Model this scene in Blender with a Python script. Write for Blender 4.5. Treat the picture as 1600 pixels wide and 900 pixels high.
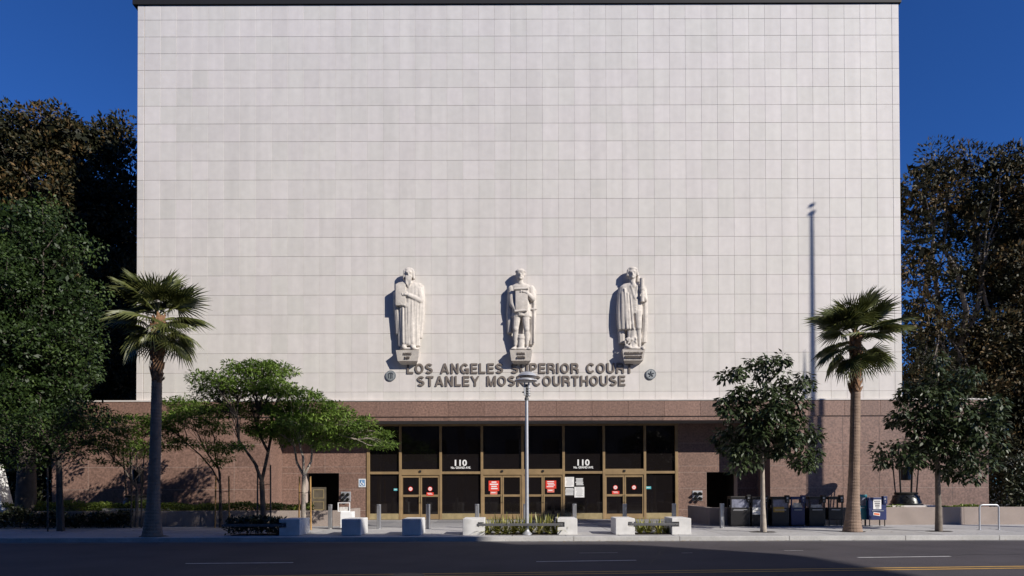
import bpy, bmesh, math, random
import numpy as np
from mathutils import Vector, Matrix, Euler

for o in list(bpy.data.objects):
    bpy.data.objects.remove(o)
scene = bpy.context.scene
COL = scene.collection
R = math.radians
random.seed(7)
RNG = np.random.default_rng(11)

# ------------------------------------------------------------------ camera
CAM_H, PITCH, ROLL, FPX, YC = 1.75, R(0.65), R(-0.15), 1000.0, 745.7
CAM_R = Matrix.Rotation(R(90) + PITCH, 3, 'X') @ Matrix.Rotation(ROLL, 3, 'Z')
cam_data = bpy.data.cameras.new('camera')
cam_data.sensor_width = 36.0
cam_data.lens = 36.0 * FPX / 1600.0
cam_data.shift_y = (YC - 450) / 1600.0
cam_data.clip_end = 3000
cam = bpy.data.objects.new('camera', cam_data)
cam.matrix_world = Matrix.Translation((0, 0, CAM_H)) @ CAM_R.to_4x4()
COL.objects.link(cam)
scene.camera = cam

# ------------------------------------------------------------------ sky and sun
SUN_TO = Vector((1.25, -1.0, 0.95)).normalized()
world = bpy.data.worlds.new('World')
scene.world = world
world.use_nodes = True
wn = world.node_tree
bg = wn.nodes['Background']
sky = wn.nodes.new('ShaderNodeTexSky')
sky.sky_type = 'NISHITA'
sky.sun_disc = False
sky.sun_elevation = math.asin(SUN_TO.z)
sky.sun_rotation = math.atan2(SUN_TO.x, SUN_TO.y)
sky.altitude = 300
sky.air_density = 1.0
sky.dust_density = 0.0
sky.ozone_density = 3.0
tone = wn.nodes.new('ShaderNodeMix')          # deep polarised slide-film blue, the same all over the sky
tone.data_type = 'RGBA'; tone.blend_type = 'MULTIPLY'; tone.inputs[0].default_value = 1.0
tone.inputs[7].default_value = (0.24, 0.56, 1.14, 1)
wn.links.new(sky.outputs[0], tone.inputs[6])
wn.links.new(tone.outputs[2], bg.inputs['Color'])
bg.inputs['Strength'].default_value = 0.08
sun_d = bpy.data.lights.new('sun', 'SUN')
sun_d.energy = 5.0
sun_d.angle = R(0.5)
sun_d.color = (1.0, 0.94, 0.85)
sun = bpy.data.objects.new('sun', sun_d)
sun.rotation_euler = (-SUN_TO).to_track_quat('-Z', 'Y').to_euler()
sun.location = (60, -70, 60)
COL.objects.link(sun)
vs = scene.view_settings
vs.view_transform = 'Standard'
vs.look = 'None'
vs.exposure = 0.2
vs.gamma = 1.0
vs.use_curve_mapping = False

# ------------------------------------------------------------------ helpers
def at(px, py, D):
    """world point at depth D seen at photo pixel px, py (used for measuring the place)"""
    d = CAM_R @ Vector(((px - 800) / FPX, (YC - py) / FPX, -1.0))
    s = D / d.y
    return Vector((d.x * s, D, CAM_H + d.z * s))
def ax(px, D, py=740): return at(px, py, D).x
def az(py, D, px=813): return at(px, py, D).z

def tag(o, label=None, cat=None, group=None, kind=None):
    if label: o['label'] = label
    if cat: o['category'] = cat
    if group: o['group'] = group
    if kind: o['kind'] = kind
    return o
def thing(name, label, cat, loc=(0, 0, 0), group=None, rz=0):
    o = bpy.data.objects.new(name, None)
    COL.objects.link(o)
    o.location = loc
    o.rotation_euler = (0, 0, rz)
    return tag(o, label, cat, group)
def copy_tree(o, parent=None):
    c = o.copy(); COL.objects.link(c); c.parent = parent
    for ch in [x for x in bpy.data.objects if x.parent == o]:
        copy_tree(ch, c)
    return c
def origin(o):
    v = Vector((0, 0, 0))
    while o is not None:
        v += o.location; o = o.parent
    return v
def link(name, me, mat, parent=None, loc=None, smooth=False):
    o = bpy.data.objects.new(name, me)
    COL.objects.link(o)
    o.parent = parent
    if loc is not None: o.location = loc
    if mat is not None:
        me.materials.clear(); me.materials.append(mat)
    if smooth:
        me.shade_smooth()
    return o

class MB:
    def __init__(s): s.v = []; s.f = []
    def add(s, vs, fs):
        n = len(s.v); s.v += [tuple(p) for p in vs]; s.f += [tuple(i + n for i in f) for f in fs]; return s
    def box(s, x0, x1, y0, y1, z0, z1):
        return s.add([(x0,y0,z0),(x1,y0,z0),(x1,y1,z0),(x0,y1,z0),(x0,y0,z1),(x1,y0,z1),(x1,y1,z1),(x0,y1,z1)],
              [(0,3,2,1),(4,5,6,7),(0,1,5,4),(1,2,6,5),(2,3,7,6),(3,0,4,7)])
    def rbox(s, x0, x1, y0, y1, z0, z1, b=0.02):
        bm = bmesh.new(); bmesh.ops.create_cube(bm, size=1)
        for v in bm.verts:
            v.co = Vector(((x0+x1)/2 + v.co.x*(x1-x0), (y0+y1)/2 + v.co.y*(y1-y0), (z0+z1)/2 + v.co.z*(z1-z0)))
        bmesh.ops.bevel(bm, geom=bm.edges[:], offset=b, segments=2, affect='EDGES', profile=0.6)
        bm.verts.index_update()
        s.add([v.co for v in bm.verts], [[v.index for v in f.verts] for f in bm.faces]); bm.free(); return s
    def prism(s, pts, y0, y1):       # pts in x,z, counter-clockwise seen from -y
        n = len(pts)
        return s.add([(x, y0, z) for x, z in pts] + [(x, y1, z) for x, z in pts],
              [tuple(range(n))] + [tuple(range(2*n-1, n-1, -1))] + [(i, i+n, (i+1) % n + n, (i+1) % n) for i in range(n)])
    def tube(s, pts, rads, n=8, cap=True, rough=0.0):
        pts = [Vector(p) for p in pts]; base = len(s.v); m = len(pts)
        up = Vector((0.3, 0.9, 0.1))
        for i, p in enumerate(pts):
            t = (pts[min(i+1, m-1)] - pts[max(i-1, 0)]).normalized()
            a = t.cross(up)
            if a.length < 0.05: a = t.cross(Vector((1, 0, 0)))
            a.normalize(); b = t.cross(a)
            for k in range(n):
                an = 2*math.pi*k/n
                r = rads[i] * (1 + (random.uniform(-rough, rough) if rough else 0))
                s.v.append(tuple(p + a*(math.cos(an)*r) + b*(math.sin(an)*r)))
        for i in range(m-1):
            for k in range(n):
                a0 = base+i*n+k; a1 = base+i*n+(k+1) % n
                s.f.append((a0, a0+n, a1+n, a1))
        if cap:
            s.f.append(tuple(base+k for k in range(n)))
            s.f.append(tuple(base+(m-1)*n+k for k in range(n-1, -1, -1)))
        return s
    def lathe(s, prof, c=(0, 0, 0), n=20):
        base = len(s.v); m = len(prof)
        for r, z in prof:
            for k in range(n):
                an = 2*math.pi*k/n
                s.v.append((c[0]+r*math.cos(an), c[1]+r*math.sin(an), c[2]+z))
        for i in range(m-1):
            for k in range(n):
                a0 = base+i*n+k; a1 = base+i*n+(k+1) % n
                s.f.append((a0, a1, a1+n, a0+n))
        s.f.append(tuple(base+k for k in range(n-1, -1, -1)))
        s.f.append(tuple(base+(m-1)*n+k for k in range(n)))
        return s
    def mesh(s, name, org=(0, 0, 0)):
        me = bpy.data.meshes.new(name)
        me.from_pydata([(x-org[0], y-org[1], z-org[2]) for x, y, z in s.v], [], s.f)
        me.update(); return me
    def build(s, name, mat, parent=None, smooth=False, world=True):
        org = origin(parent) if (parent is not None and world) else (0, 0, 0)
        o = link(name, s.mesh(name, org), mat, parent)
        if smooth: o.data.shade_smooth(); o.data.set_sharp_from_angle(angle=R(40))
        return o

# ------------------------------------------------------------------ materials
def nodes_of(name):
    m = bpy.data.materials.new(name); m.use_nodes = True
    return m, m.node_tree, m.node_tree.nodes['Principled BSDF']
def mat(name, col, rough=0.7, var=0.12, scale=3.0, detail=4.0, bump=0.0, bscale=None, metal=0.0, spec=0.5, fine=0.0, fscale=60):
    m, t, p = nodes_of(name)
    N = t.nodes.new; L = t.links.new
    p.inputs['Roughness'].default_value = rough
    p.inputs['Metallic'].default_value = metal
    p.inputs['Specular IOR Level'].default_value = spec
    tc = N('ShaderNodeNewGeometry')
    nz = N('ShaderNodeTexNoise'); nz.inputs['Scale'].default_value = scale; nz.inputs['Detail'].default_value = detail
    L(tc.outputs['Position'], nz.inputs['Vector'])
    mr = N('ShaderNodeMapRange'); mr.inputs[1].default_value = 0.25; mr.inputs[2].default_value = 0.75
    mr.inputs[3].default_value = 1 - var; mr.inputs[4].default_value = 1 + var
    L(nz.outputs['Fac'], mr.inputs[0])
    mx = N('ShaderNodeMix'); mx.data_type = 'RGBA'; mx.blend_type = 'MULTIPLY'; mx.inputs[0].default_value = 1
    mx.inputs[6].default_value = (*col, 1)
    last = mr.outputs[0]
    if fine:
        n2 = N('ShaderNodeTexNoise'); n2.inputs['Scale'].default_value = fscale; n2.inputs['Detail'].default_value = 2
        L(tc.outputs['Position'], n2.inputs['Vector'])
        m2 = N('ShaderNodeMapRange'); m2.inputs[1].default_value = 0.3; m2.inputs[2].default_value = 0.7
        m2.inputs[3].default_value = 1 - fine; m2.inputs[4].default_value = 1 + fine
        L(n2.outputs['Fac'], m2.inputs[0])
        mm = N('ShaderNodeMath'); mm.operation = 'MULTIPLY'
        L(last, mm.inputs[0]); L(m2.outputs[0], mm.inputs[1]); last = mm.outputs[0]
    L(last, mx.inputs[7]); L(mx.outputs[2], p.inputs['Base Color'])
    if bump:
        b = N('ShaderNodeBump'); b.inputs['Strength'].default_value = bump; b.inputs['Distance'].default_value = 0.02
        n3 = N('ShaderNodeTexNoise'); n3.inputs['Scale'].default_value = bscale or scale*8; n3.inputs['Detail'].default_value = 4
        L(tc.outputs['Position'], n3.inputs['Vector']); L(n3.outputs['Fac'], b.inputs['Height']); L(b.outputs[0], p.inputs['Normal'])
    return m

def panel_mat(name, col, warm, amt, rough, fine, fscale, streak=0.0):
    """cladding: every panel a slightly different batch colour (by object / by island), fine grain, faint rain streaks"""
    m, t, p = nodes_of(name)
    N = t.nodes.new; L = t.links.new
    p.inputs['Roughness'].default_value = rough
    g = N('ShaderNodeNewGeometry'); oi = N('ShaderNodeObjectInfo')
    ad = N('ShaderNodeMath'); ad.operation = 'ADD'
    L(g.outputs['Random Per Island'], ad.inputs[0]); L(oi.outputs['Random'], ad.inputs[1])
    fr = N('ShaderNodeMath'); fr.operation = 'FRACT'; L(ad.outputs[0], fr.inputs[0])
    wn_ = N('ShaderNodeTexWhiteNoise'); wn_.noise_dimensions = '1D'; L(ad.outputs[0], wn_.inputs['W'])
    c1 = N('ShaderNodeMix'); c1.data_type = 'RGBA'
    L(fr.outputs[0], c1.inputs[0]); c1.inputs[6].default_value = (*col, 1); c1.inputs[7].default_value = (*warm, 1)
    mr = N('ShaderNodeMapRange'); mr.inputs[3].default_value = 1-amt; mr.inputs[4].default_value = 1+amt
    L(wn_.outputs['Value'], mr.inputs[0])
    n2 = N('ShaderNodeTexNoise'); n2.inputs['Scale'].default_value = fscale; n2.inputs['Detail'].default_value = 3
    L(g.outputs['Position'], n2.inputs['Vector'])
    m2 = N('ShaderNodeMapRange'); m2.inputs[1].default_value = .3; m2.inputs[2].default_value = .7
    m2.inputs[3].default_value = 1-fine; m2.inputs[4].default_value = 1+fine; L(n2.outputs['Fac'], m2.inputs[0])
    mm = N('ShaderNodeMath'); mm.operation = 'MULTIPLY'; L(mr.outputs[0], mm.inputs[0]); L(m2.outputs[0], mm.inputs[1])
    last = mm.outputs[0]
    mp = N('ShaderNodeMapping'); mp.inputs['Scale'].default_value = (2.2, 1, 0.16); L(g.outputs['Position'], mp.inputs[0])
    n3 = N('ShaderNodeTexNoise'); n3.inputs['Scale'].default_value = 1.0; n3.inputs['Detail'].default_value = 5
    L(mp.outputs[0], n3.inputs['Vector'])
    m3 = N('ShaderNodeMapRange'); m3.inputs[1].default_value = .35; m3.inputs[2].default_value = .65
    m3.inputs[3].default_value = 1-streak; m3.inputs[4].default_value = 1.0; L(n3.outputs['Fac'], m3.inputs[0])
    m4 = N('ShaderNodeMath'); m4.operation = 'MULTIPLY'; L(last, m4.inputs[0]); L(m3.outputs[0], m4.inputs[1]); last = m4.outputs[0]
    mx = N('ShaderNodeMix'); mx.data_type = 'RGBA'; mx.blend_type = 'MULTIPLY'; mx.inputs[0].default_value = 1
    L(c1.outputs[2], mx.inputs[6]); L(last, mx.inputs[7]); L(mx.outputs[2], p.inputs['Base Color'])
    return m

def leaf_mat(name, cols, rough=0.4, trans=0.25, spec=0.5):
    """leaf colour picked per leaf from a ramp by the leaf's own random value"""
    m, t, p = nodes_of(name)
    N = t.nodes.new; L = t.links.new
    a = N('ShaderNodeAttribute'); a.attribute_name = 'tint'
    rp = N('ShaderNodeValToRGB')
    el = rp.color_ramp.elements
    el[0].position = cols[0][0]; el[0].color = (*cols[0][1], 1)
    el[1].position = cols[-1][0]; el[1].color = (*cols[-1][1], 1)
    for pos, c in cols[1:-1]:
        e = el.new(pos); e.color = (*c, 1)
    L(a.outputs['Fac'], rp.inputs[0])
    L(rp.outputs[0], p.inputs['Base Color'])
    p.inputs['Roughness'].default_value = rough
    p.inputs['Specular IOR Level'].default_value = spec
    tr = N('ShaderNodeBsdfTranslucent'); L(rp.outputs[0], tr.inputs[0])
    mx = N('ShaderNodeMixShader'); mx.inputs[0].default_value = trans
    L(p.outputs[0], mx.inputs[1]); L(tr.outputs[0], mx.inputs[2])
    L(mx.outputs[0], t.nodes['Material Output'].inputs[0])
    return m

M = {}
M['panel'] = panel_mat('cream_ceramic_veneer', (.64, .596, .566), (.615, .585, .54), .036, .62, .035, 3.0, .08)
M['panel_back'] = mat('veneer_joint', (.40, .35, .30), .9)
M['granite'] = panel_mat('polished_pink_granite', (.232, .140, .108), (.212, .130, .102), .08, .5, .34, 12, .12)
M['mortar'] = mat('pale_mortar', (.44, .36, .32), .9)
M['coping'] = mat('pale_coping', (.60, .56, .53), .7)
M['roof'] = mat('dark_roof_metal', (.007, .006, .006), .7)
M['brass'] = mat('brushed_brass', (.285, .195, .10), .5, .18, 2.5, metal=.15)
M['brass_pale'] = mat('pale_worn_brass', (.33, .262, .14), .5, .2, 5.0, metal=.1)
M['glass'] = mat('dark_tinted_glass', (.010, .008, .008), .04, .05, spec=.4)
M['dark'] = mat('dark_interior', (.012, .010, .010), .8)
M['stone'] = mat('carved_limestone', (.55, .505, .455), .8, .16, 5.0, fine=.08, fscale=22)
M['letter'] = mat('weathered_bronze_letter', (.165, .138, .118), .5, .1, 8)
M['letter_side'] = mat('shade_dark_bronze', (.03, .025, .022), .55)  # side tone darker than the face, edge shade put into the colour
M['white'] = mat('white_paint', (.78, .78, .78), .5, .03)
M['paper'] = mat('white_paper', (.8, .79, .78), .8, .03)
M['ink'] = mat('grey_print', (.25, .25, .26), .8, .1)
M['red'] = mat('red_sign', (.72, .05, .028), .5, .05)
M['blue_sign'] = mat('blue_sign', (.05, .16, .36), .5, .05)
M['teal'] = mat('teal_sticker', (.10, .45, .50), .5, .05)
M['concrete'] = mat('sidewalk_concrete', (.37, .362, .362), .85, .14, 1.3, 6, .25, 40, fine=.08, fscale=30)
M['kerb'] = mat('kerb_concrete', (.45, .44, .425), .85, .18, 1.6, 6, .2, 30, fine=.08, fscale=25)
M['block'] = mat('white_concrete', (.63, .62, .605), .8, .13, 4, 5, .15, 40)
M['plaza'] = mat('grey_plaza_paving', (.22, .218, .225), .75, .12, 1.4, 5, fine=.06)
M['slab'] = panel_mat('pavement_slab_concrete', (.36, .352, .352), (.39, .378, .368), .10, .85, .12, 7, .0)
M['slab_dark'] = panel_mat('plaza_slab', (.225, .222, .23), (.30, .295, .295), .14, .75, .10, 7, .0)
M['planter'] = mat('exposed_aggregate', (.31, .255, .225), .9, .12, 1.5, 5, .5, 60, fine=.22, fscale=35)
M['asphalt'] = mat('asphalt', (.052, .044, .049), .9, .28, .6, 6, .4, 90, fine=.15, fscale=45)
M['paint_w'] = mat('worn_white_paint', (.50, .49, .48), .8, .25, 9, 5)
M['paint_y'] = mat('worn_yellow_paint', (.50, .29, .06), .8, .2, 6, 5)
M['steel'] = mat('brushed_steel', (.42, .42, .43), .38, .1, 6, metal=.75)
M['galv'] = mat('galvanised_steel', (.50, .51, .54), .42, .1, 8, metal=.5)
M['rail'] = mat('grey_rail', (.12, .12, .125), .55, .15, 5, metal=.3)
M['bronze'] = mat('patinated_bronze', (.035, .036, .034), .32, .35, 7, metal=.6)
M['bark'] = mat('grey_bark', (.17, .14, .115), .9, .3, 6, 5, .6, 30)
M['bark_pale'] = mat('pale_smooth_bark', (.36, .31, .26), .85, .25, 7, 5, .4, 30)
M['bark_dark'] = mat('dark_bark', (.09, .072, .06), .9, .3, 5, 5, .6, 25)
M['palm_bark'] = mat('palm_trunk_bark', (.25, .175, .13), .9, .25, 4, 6, .7, 40)
M['boot'] = mat('dry_palm_leaf_base', (.24, .13, .07), .85, .4, 9)
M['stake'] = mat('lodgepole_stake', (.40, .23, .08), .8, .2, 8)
M['soil'] = mat('dark_soil', (.035, .027, .022), .95, .3, 8, 5, .5)
M['ground'] = mat('ground_earth', (.05, .045, .035), .95, .3, .4, 5)
M['rack_black'] = mat('black_rack_paint', (.011, .010, .011), .4, .2, 6)
M['rack_blue'] = mat('navy_rack_paint', (.018, .028, .11), .4, .15, 6)
M['rack_teal'] = mat('teal_rack_paint', (.03, .22, .28), .45, .15, 6)
M['news'] = mat('newsprint', (.55, .53, .50), .85, .3, 14)
M['gold'] = mat('yellow_card', (.48, .30, .06), .6, .2, 12)
M['orange'] = mat('orange_card', (.75, .16, .04), .6, .05)
M['far_wall'] = mat('far_building_stone', (.36, .34, .32), .8, .08, .6)
M['iron'] = mat('cast_iron', (.06, .057, .055), .6, .2, 10, metal=.5)
# ------------------------------------------------------------------ main distances (metres from the camera)
D_KERB, D_BLOCK, D_BOLL, D_PLANT = 21.5, 22.15, 25.5, 27.2
D_GRAN, D_WHITE, D_DOOR = 30.55, 30.72, 32.1
ZR = -0.155                                   # road level below the pavement

# ------------------------------------------------------------------ setting
mb = MB().add([(-900, -900, ZR-.06), (900, -900, ZR-.06), (900, 1500, ZR-.06), (-900, 1500, ZR-.06)], [(0, 1, 2, 3)])
tag(mb.build('ground', M['ground']), kind='structure')
mb = MB().add([(-120, 4.5, ZR), (120, 4.5, ZR), (120, D_KERB, ZR), (-120, D_KERB, ZR)], [(0, 1, 2, 3)])
road = tag(mb.build('road', M['asphalt']), kind='structure')
mb = MB().box(-120, 120, -12, 4.5, ZR-.05, 0.0)
tag(mb.build('near_pavement', M['concrete']), kind='structure')
# pavement: slab bed with separate slabs
mb = MB().box(-60, 60, D_KERB+.16, 48, ZR-.05, -.02)
pave = tag(mb.build('pavement', M['rail']), kind='structure')
def slab_mesh(w, d, name='slab', t=.02):
    return MB().box(-w/2, w/2, -d/2, d/2, -t, 0).mesh(name)
sw, sd = 1.83, 1.5
me_slab = slab_mesh(sw-.024, sd-.024); me_slab.materials.append(M['slab'])
me_plz = slab_mesh(sw-.024, sd-.024); me_plz.materials.append(M['slab_dark'])
for j in range(7):
    y = D_KERB+.17+sd*(j+.5)
    for i in range(-14, 14):
        x = (i+.5)*sw
        if abs(x) > 14 and j > 3: continue
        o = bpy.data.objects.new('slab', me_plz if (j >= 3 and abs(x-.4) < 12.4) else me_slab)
        COL.objects.link(o); o.parent = pave
        o.location = (x, y, random.uniform(-.004, .001))
# kerb stones
kerb = tag(MB().box(-60, 60, D_KERB+.02, D_KERB+.158, ZR-.05, -.03).build('kerb', M['mortar']), kind='structure')
kx = [-60, -40, -30, -22, -16.5, -11.2, -6.1, -1.7, 2.06, 5.62, 9.3, 13.2, 16.35, 21, 30, 45, 60]
for a, b in zip(kx[:-1], kx[1:]):
    m_ = MB().rbox(a+.006, b-.006, D_KERB, D_KERB+.155, ZR-.03, random.uniform(-.003, .003), .018)
    m_.build('kerb_stone', M['kerb'], kerb)
# gutter strip
tag(MB().add([(-60, D_KERB-.42, ZR+.004), (60, D_KERB-.42, ZR+.004), (60, D_KERB, ZR+.004), (-60, D_KERB, ZR+.004)], [(0, 1, 2, 3)]).build('gutter', mat('gutter_concrete', (.13, .125, .125), .9, .25, 1.2, 6)), kind='structure')
# markings
def rp(px, py):
    d = CAM_R @ Vector(((px-800)/FPX, (YC-py)/FPX, -1.0)); s = (ZR+.004-CAM_H)/d.z
    return Vector((d.x*s, d.y*s, ZR+.004))
def stripe(name, a, b, w, m, seg=12):
    a, b = Vector(a), Vector(b); n = (b-a).cross(Vector((0, 0, 1))).normalized()*w/2
    vs = []; fs = []
    for i in range(seg+1):
        p = a.lerp(b, i/seg); k = random.uniform(.86, 1.0)
        vs += [p-n*k, p+n*k]
    for i in range(seg): fs.append((2*i, 2*i+1, 2*i+3, 2*i+2))
    return MB().add(vs, fs).build(name, m, road)
for i, (p, q) in enumerate([((290, 880.5), (458, 879)), ((838, 877.5), (994, 875.3)), ((1340, 871), (1485, 869.2))]):
    stripe('lane_dash', rp(*p), rp(*q), .11, M['paint_w'])
ya, yb = rp(530, 898.2), rp(1600, 884.6)
dv = (yb-ya).normalized()
stripe('centre_line', ya-dv*30, yb+dv*30, .12, M['paint_y'], 60)
stripe('centre_line', ya-dv*30+Vector((0, -.3, 0)), yb+dv*30+Vector((0, -.3, 0)), .12, M['paint_y'], 60)
for p, q in [((905, 864), (965, 863.4)), ((1065, 864), (1082, 863.6)), ((1225, 860), (1255, 860))]:
    stripe('bay_mark', rp(*p), rp(*q), .05, M['paint_w'], 4)
mh = rp(637, 899)
mb = MB(); mb.lathe([(.36, 0), (.36, .006), (.33, .009), (.31, .006), (.0, .006)], (mh.x, mh.y, ZR+.001), 28)
tag(mb.build('manhole_cover', M['iron']), 'round iron manhole cover set in the road near the yellow line', 'manhole')
# asphalt patches and sealed cracks
tar = mat('tar_seal', (.022, .021, .022), .7, .2, 4)
for (xa, ya_, xb, yb_) in [(-11, 19.4, -2, 19.1), (1.5, 18.2, 9, 18.6), (3.2, 15.2, 4.6, 19.3), (-6, 14.2, -5.1, 18.6), (9.5, 16.8, 15, 17.4)]:
    n = 14; a = Vector((xa, ya_, ZR+.003)); b = Vector((xb, yb_, ZR+.003)); pts = [a.lerp(b, i/n)+Vector((random.uniform(-.12, .12), random.uniform(-.12, .12), 0)) for i in range(n+1)]
    nn = (b-a).cross(Vector((0, 0, 1))).normalized()*.02; vs = []; fs = []
    for p in pts: vs += [p-nn*random.uniform(.5, 1.3), p+nn*random.uniform(.5, 1.3)]
    for i in range(n): fs.append((2*i, 2*i+1, 2*i+3, 2*i+2))
    MB().add(vs, fs).build('crack_seal', tar, road)

# ------------------------------------------------------------------ courthouse
XL, XR = ax(214, D_WHITE, 330), ax(1407, D_WHITE, 330)
ZT = az(7.5, D_WHITE); ZB = az(625, D_WHITE)
GX0, GX1 = ax(81, D_GRAN), ax(1545, D_GRAN)
RX0, RX1 = ax(423, D_GRAN), ax(1203, D_GRAN)          # recess opening in the granite base
ZG = az(627, D_GRAN)                                   # granite top
ZS = az(657.5, D_GRAN)                                 # soffit of the recess
court = thing('courthouse', 'cream panelled courthouse block on a pink granite base with recessed brass doors', 'courthouse', (0, D_GRAN, 0))
def cpart(mb, name, m, parent=court, smooth=False): return mb.build(name, m, parent, smooth)

facade = cpart(MB().box(XL+.02, XR-.02, D_WHITE+.013, D_WHITE+45, ZB-.3, ZT), 'upper_wall', M['panel_back'])
# side/back skins so that the block reads right from the side
cpart(MB().box(XL, XL+.025, D_WHITE+.06, D_WHITE+45, ZB, ZT-.002).box(XR-.025, XR, D_WHITE+.06, D_WHITE+45, ZB, ZT-.002), 'side_skin', M['panel'])
rows_px = [7.5, 30, 56.3, 82.5, 108.5, 136.5, 164.5, 192.5, 220.5, 250.3, 280.3, 310.5, 340.8, 370.3, 400, 430, 460.5, 491.3, 520.8, 551.5, 582, 612, 625]
rows = [az(y, D_WHITE) for y in rows_px]
bx0, bx1 = ax(225, D_WHITE, 330), ax(1396, D_WHITE, 330)
ncol = 47; cw = (bx1-bx0)/ncol
pcache = {}
def panel_mesh(w, h, t, m, name, b=.006):
    k = (round(w, 3), round(h, 3), name)
    if k not in pcache:
        mbb = MB(); w2, h2 = w/2, h/2
        mbb.add([(-w2, t, -h2), (w2, t, -h2), (w2, t, h2), (-w2, t, h2), (-w2, b, -h2), (w2, b, -h2), (w2, b, h2), (-w2, b, h2),
                 (-w2+b, 0, -h2+b), (w2-b, 0, -h2+b), (w2-b, 0, h2-b), (-w2+b, 0, h2-b)],
                [(0, 1, 5, 4), (1, 2, 6, 5), (2, 3, 7, 6), (3, 0, 4, 7), (4, 5, 9, 8), (5, 6, 10, 9), (6, 7, 11, 10), (7, 4, 8, 11), (8, 9, 10, 11)])
        me = mbb.mesh(name); me.materials.append(m); pcache[k] = me
    return pcache[k]
def put_panel(name, x0, x1, z0, z1, y, m, parent, gx=.005, gz=.008, t=.03, jig=.0015, b=.006):
    me = panel_mesh(x1-x0-gx, z1-z0-gz, t, m, name, b)
    o = bpy.data.objects.new(name, me); COL.objects.link(o); o.parent = parent
    o.location = Vector(((x0+x1)/2, y+random.uniform(-jig, jig), (z0+z1)/2)) - origin(parent)
    return o
stuff = MB()
for r in range(len(rows)-1):
    z1, z0 = rows[r], rows[r+1]
    for c in range(-1, ncol+1):
        if c == -1: x0, x1 = XL, bx0-.02
        elif c == ncol: x0, x1 = bx1+.004, XR
        else: x0, x1 = bx0+c*cw, bx0+(c+1)*cw
        if 15 <= r <= 20 and c >= 0 and c < ncol:
            put_panel('facade_panel', x0, x1, z0, z1, D_WHITE, M['panel'], facade)
        else:
            y = D_WHITE+random.uniform(-.0015, .0015); b = .006; gx, gz = .0025, .004
            a0, a1, c0, c1 = x0+gx, x1-gx, z0+gz, z1-gz
            stuff.add([(a0, y+.03, c0), (a1, y+.03, c0), (a1, y+.03, c1), (a0, y+.03, c1), (a0, y+b, c0), (a1, y+b, c0), (a1, y+b, c1), (a0, y+b, c1),
                       (a0+b, y, c0+b), (a1-b, y, c0+b), (a1-b, y, c1-b), (a0+b, y, c1-b)],
                      [(0, 1, 5, 4), (1, 2, 6, 5), (2, 3, 7, 6), (3, 0, 4, 7), (4, 5, 9, 8), (5, 6, 10, 9), (6, 7, 11, 10), (7, 4, 8, 11), (8, 9, 10, 11)])
tag(cpart(stuff, 'facade_panels', M['panel'], facade), kind='stuff')
roof = cpart(MB().box(XL-.22, XR+.1, D_WHITE-.07, D_WHITE+45.3, ZT+.03, ZT+.62), 'roof', M['roof'])
cpart(MB().box(XL-.26, XR+.14, D_WHITE-.12, D_WHITE+45.34, ZT+.622, ZT+.70), 'roof_edging', M['coping'], roof)

# granite base: core walls + separate panels
core = cpart(MB().box(GX0+.03, RX0-.031, D_GRAN+.009, D_GRAN+14, 0, ZG-.02)
             .box(RX1+.031, GX1-.03, D_GRAN+.009, D_GRAN+14, 0, ZG-.02)
             .box(RX0-.031, RX1+.031, D_GRAN+.03, D_DOOR+.6, ZS+.03, ZG-.02), 'granite_base', M['mortar'])
cop = cpart(MB().box(GX0-.06, GX1+.06, D_GRAN-.07, D_WHITE-.003, ZG+.02, ZG+.085).box(GX0-.06, XL-.002, D_WHITE-.003, D_GRAN+14.05, ZG+.02, ZG+.085).box(XR+.002, GX1+.06, D_WHITE-.003, D_GRAN+14.05, ZG+.02, ZG+.085), 'coping', M['coping'])
zrow = [ZG, az(652, D_GRAN), az(693, D_GRAN), az(728.7, D_GRAN), az(763.5, D_GRAN), az(799, D_GRAN), -.02]
gw = 57.0*D_GRAN/1000
def gran(x0, x1, z0, z1, y, gx=.014, gz=.014): return put_panel('granite_panel', x0, x1, z0, z1, y, M['granite'], core, gx, gz, .03, .001, .004)
def split(x0, x1, w):
    n = max(1, round((x1-x0)/w)); return [x0+(x1-x0)*i/n for i in range(n+1)]
xs = split(GX0, GX1, gw)
for a, b in zip(xs[:-1], xs[1:]):
    gran(a, b, zrow[1]+.035, zrow[0], D_GRAN-.05, .008)            # fascia, proud of the wall
for side in ((GX0, RX0), (RX1, GX1)):
    xs = split(side[0], side[1], gw)
    for a, b in zip(xs[:-1], xs[1:]):
        for k in range(1, 6):
            gran(a, b, zrow[k+1], zrow[k], D_GRAN)
xs = split(RX0, RX1, gw)
for a, b in zip(xs[:-1], xs[1:]):
    gran(a, b, ZS, zrow[1], D_GRAN, .008)                          # thin lintel strip under the fascia
# reveals, soffit and ends
cpart(MB().box(RX0-.03, RX0, D_GRAN+.03, D_DOOR, 0, ZS), 'reveal', M['granite'], core)
cpart(MB().box(RX1, RX1+.03, D_GRAN+.03, D_DOOR, 0, ZS), 'reveal', M['granite'], core)
cpart(MB().box(RX0, RX1, D_GRAN+.032, D_DOOR+.3, ZS, ZS+.028), 'soffit', M['plaza'], core)
cpart(MB().box(GX0, GX0+.028, D_GRAN+.032, D_GRAN+14, 0, ZG-.01), 'end_wall', M['granite'], core)
cpart(MB().box(GX1-.028, GX1, D_GRAN+.032, D_GRAN+14, 0, ZG-.01), 'end_wall', M['granite'], core)

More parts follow.
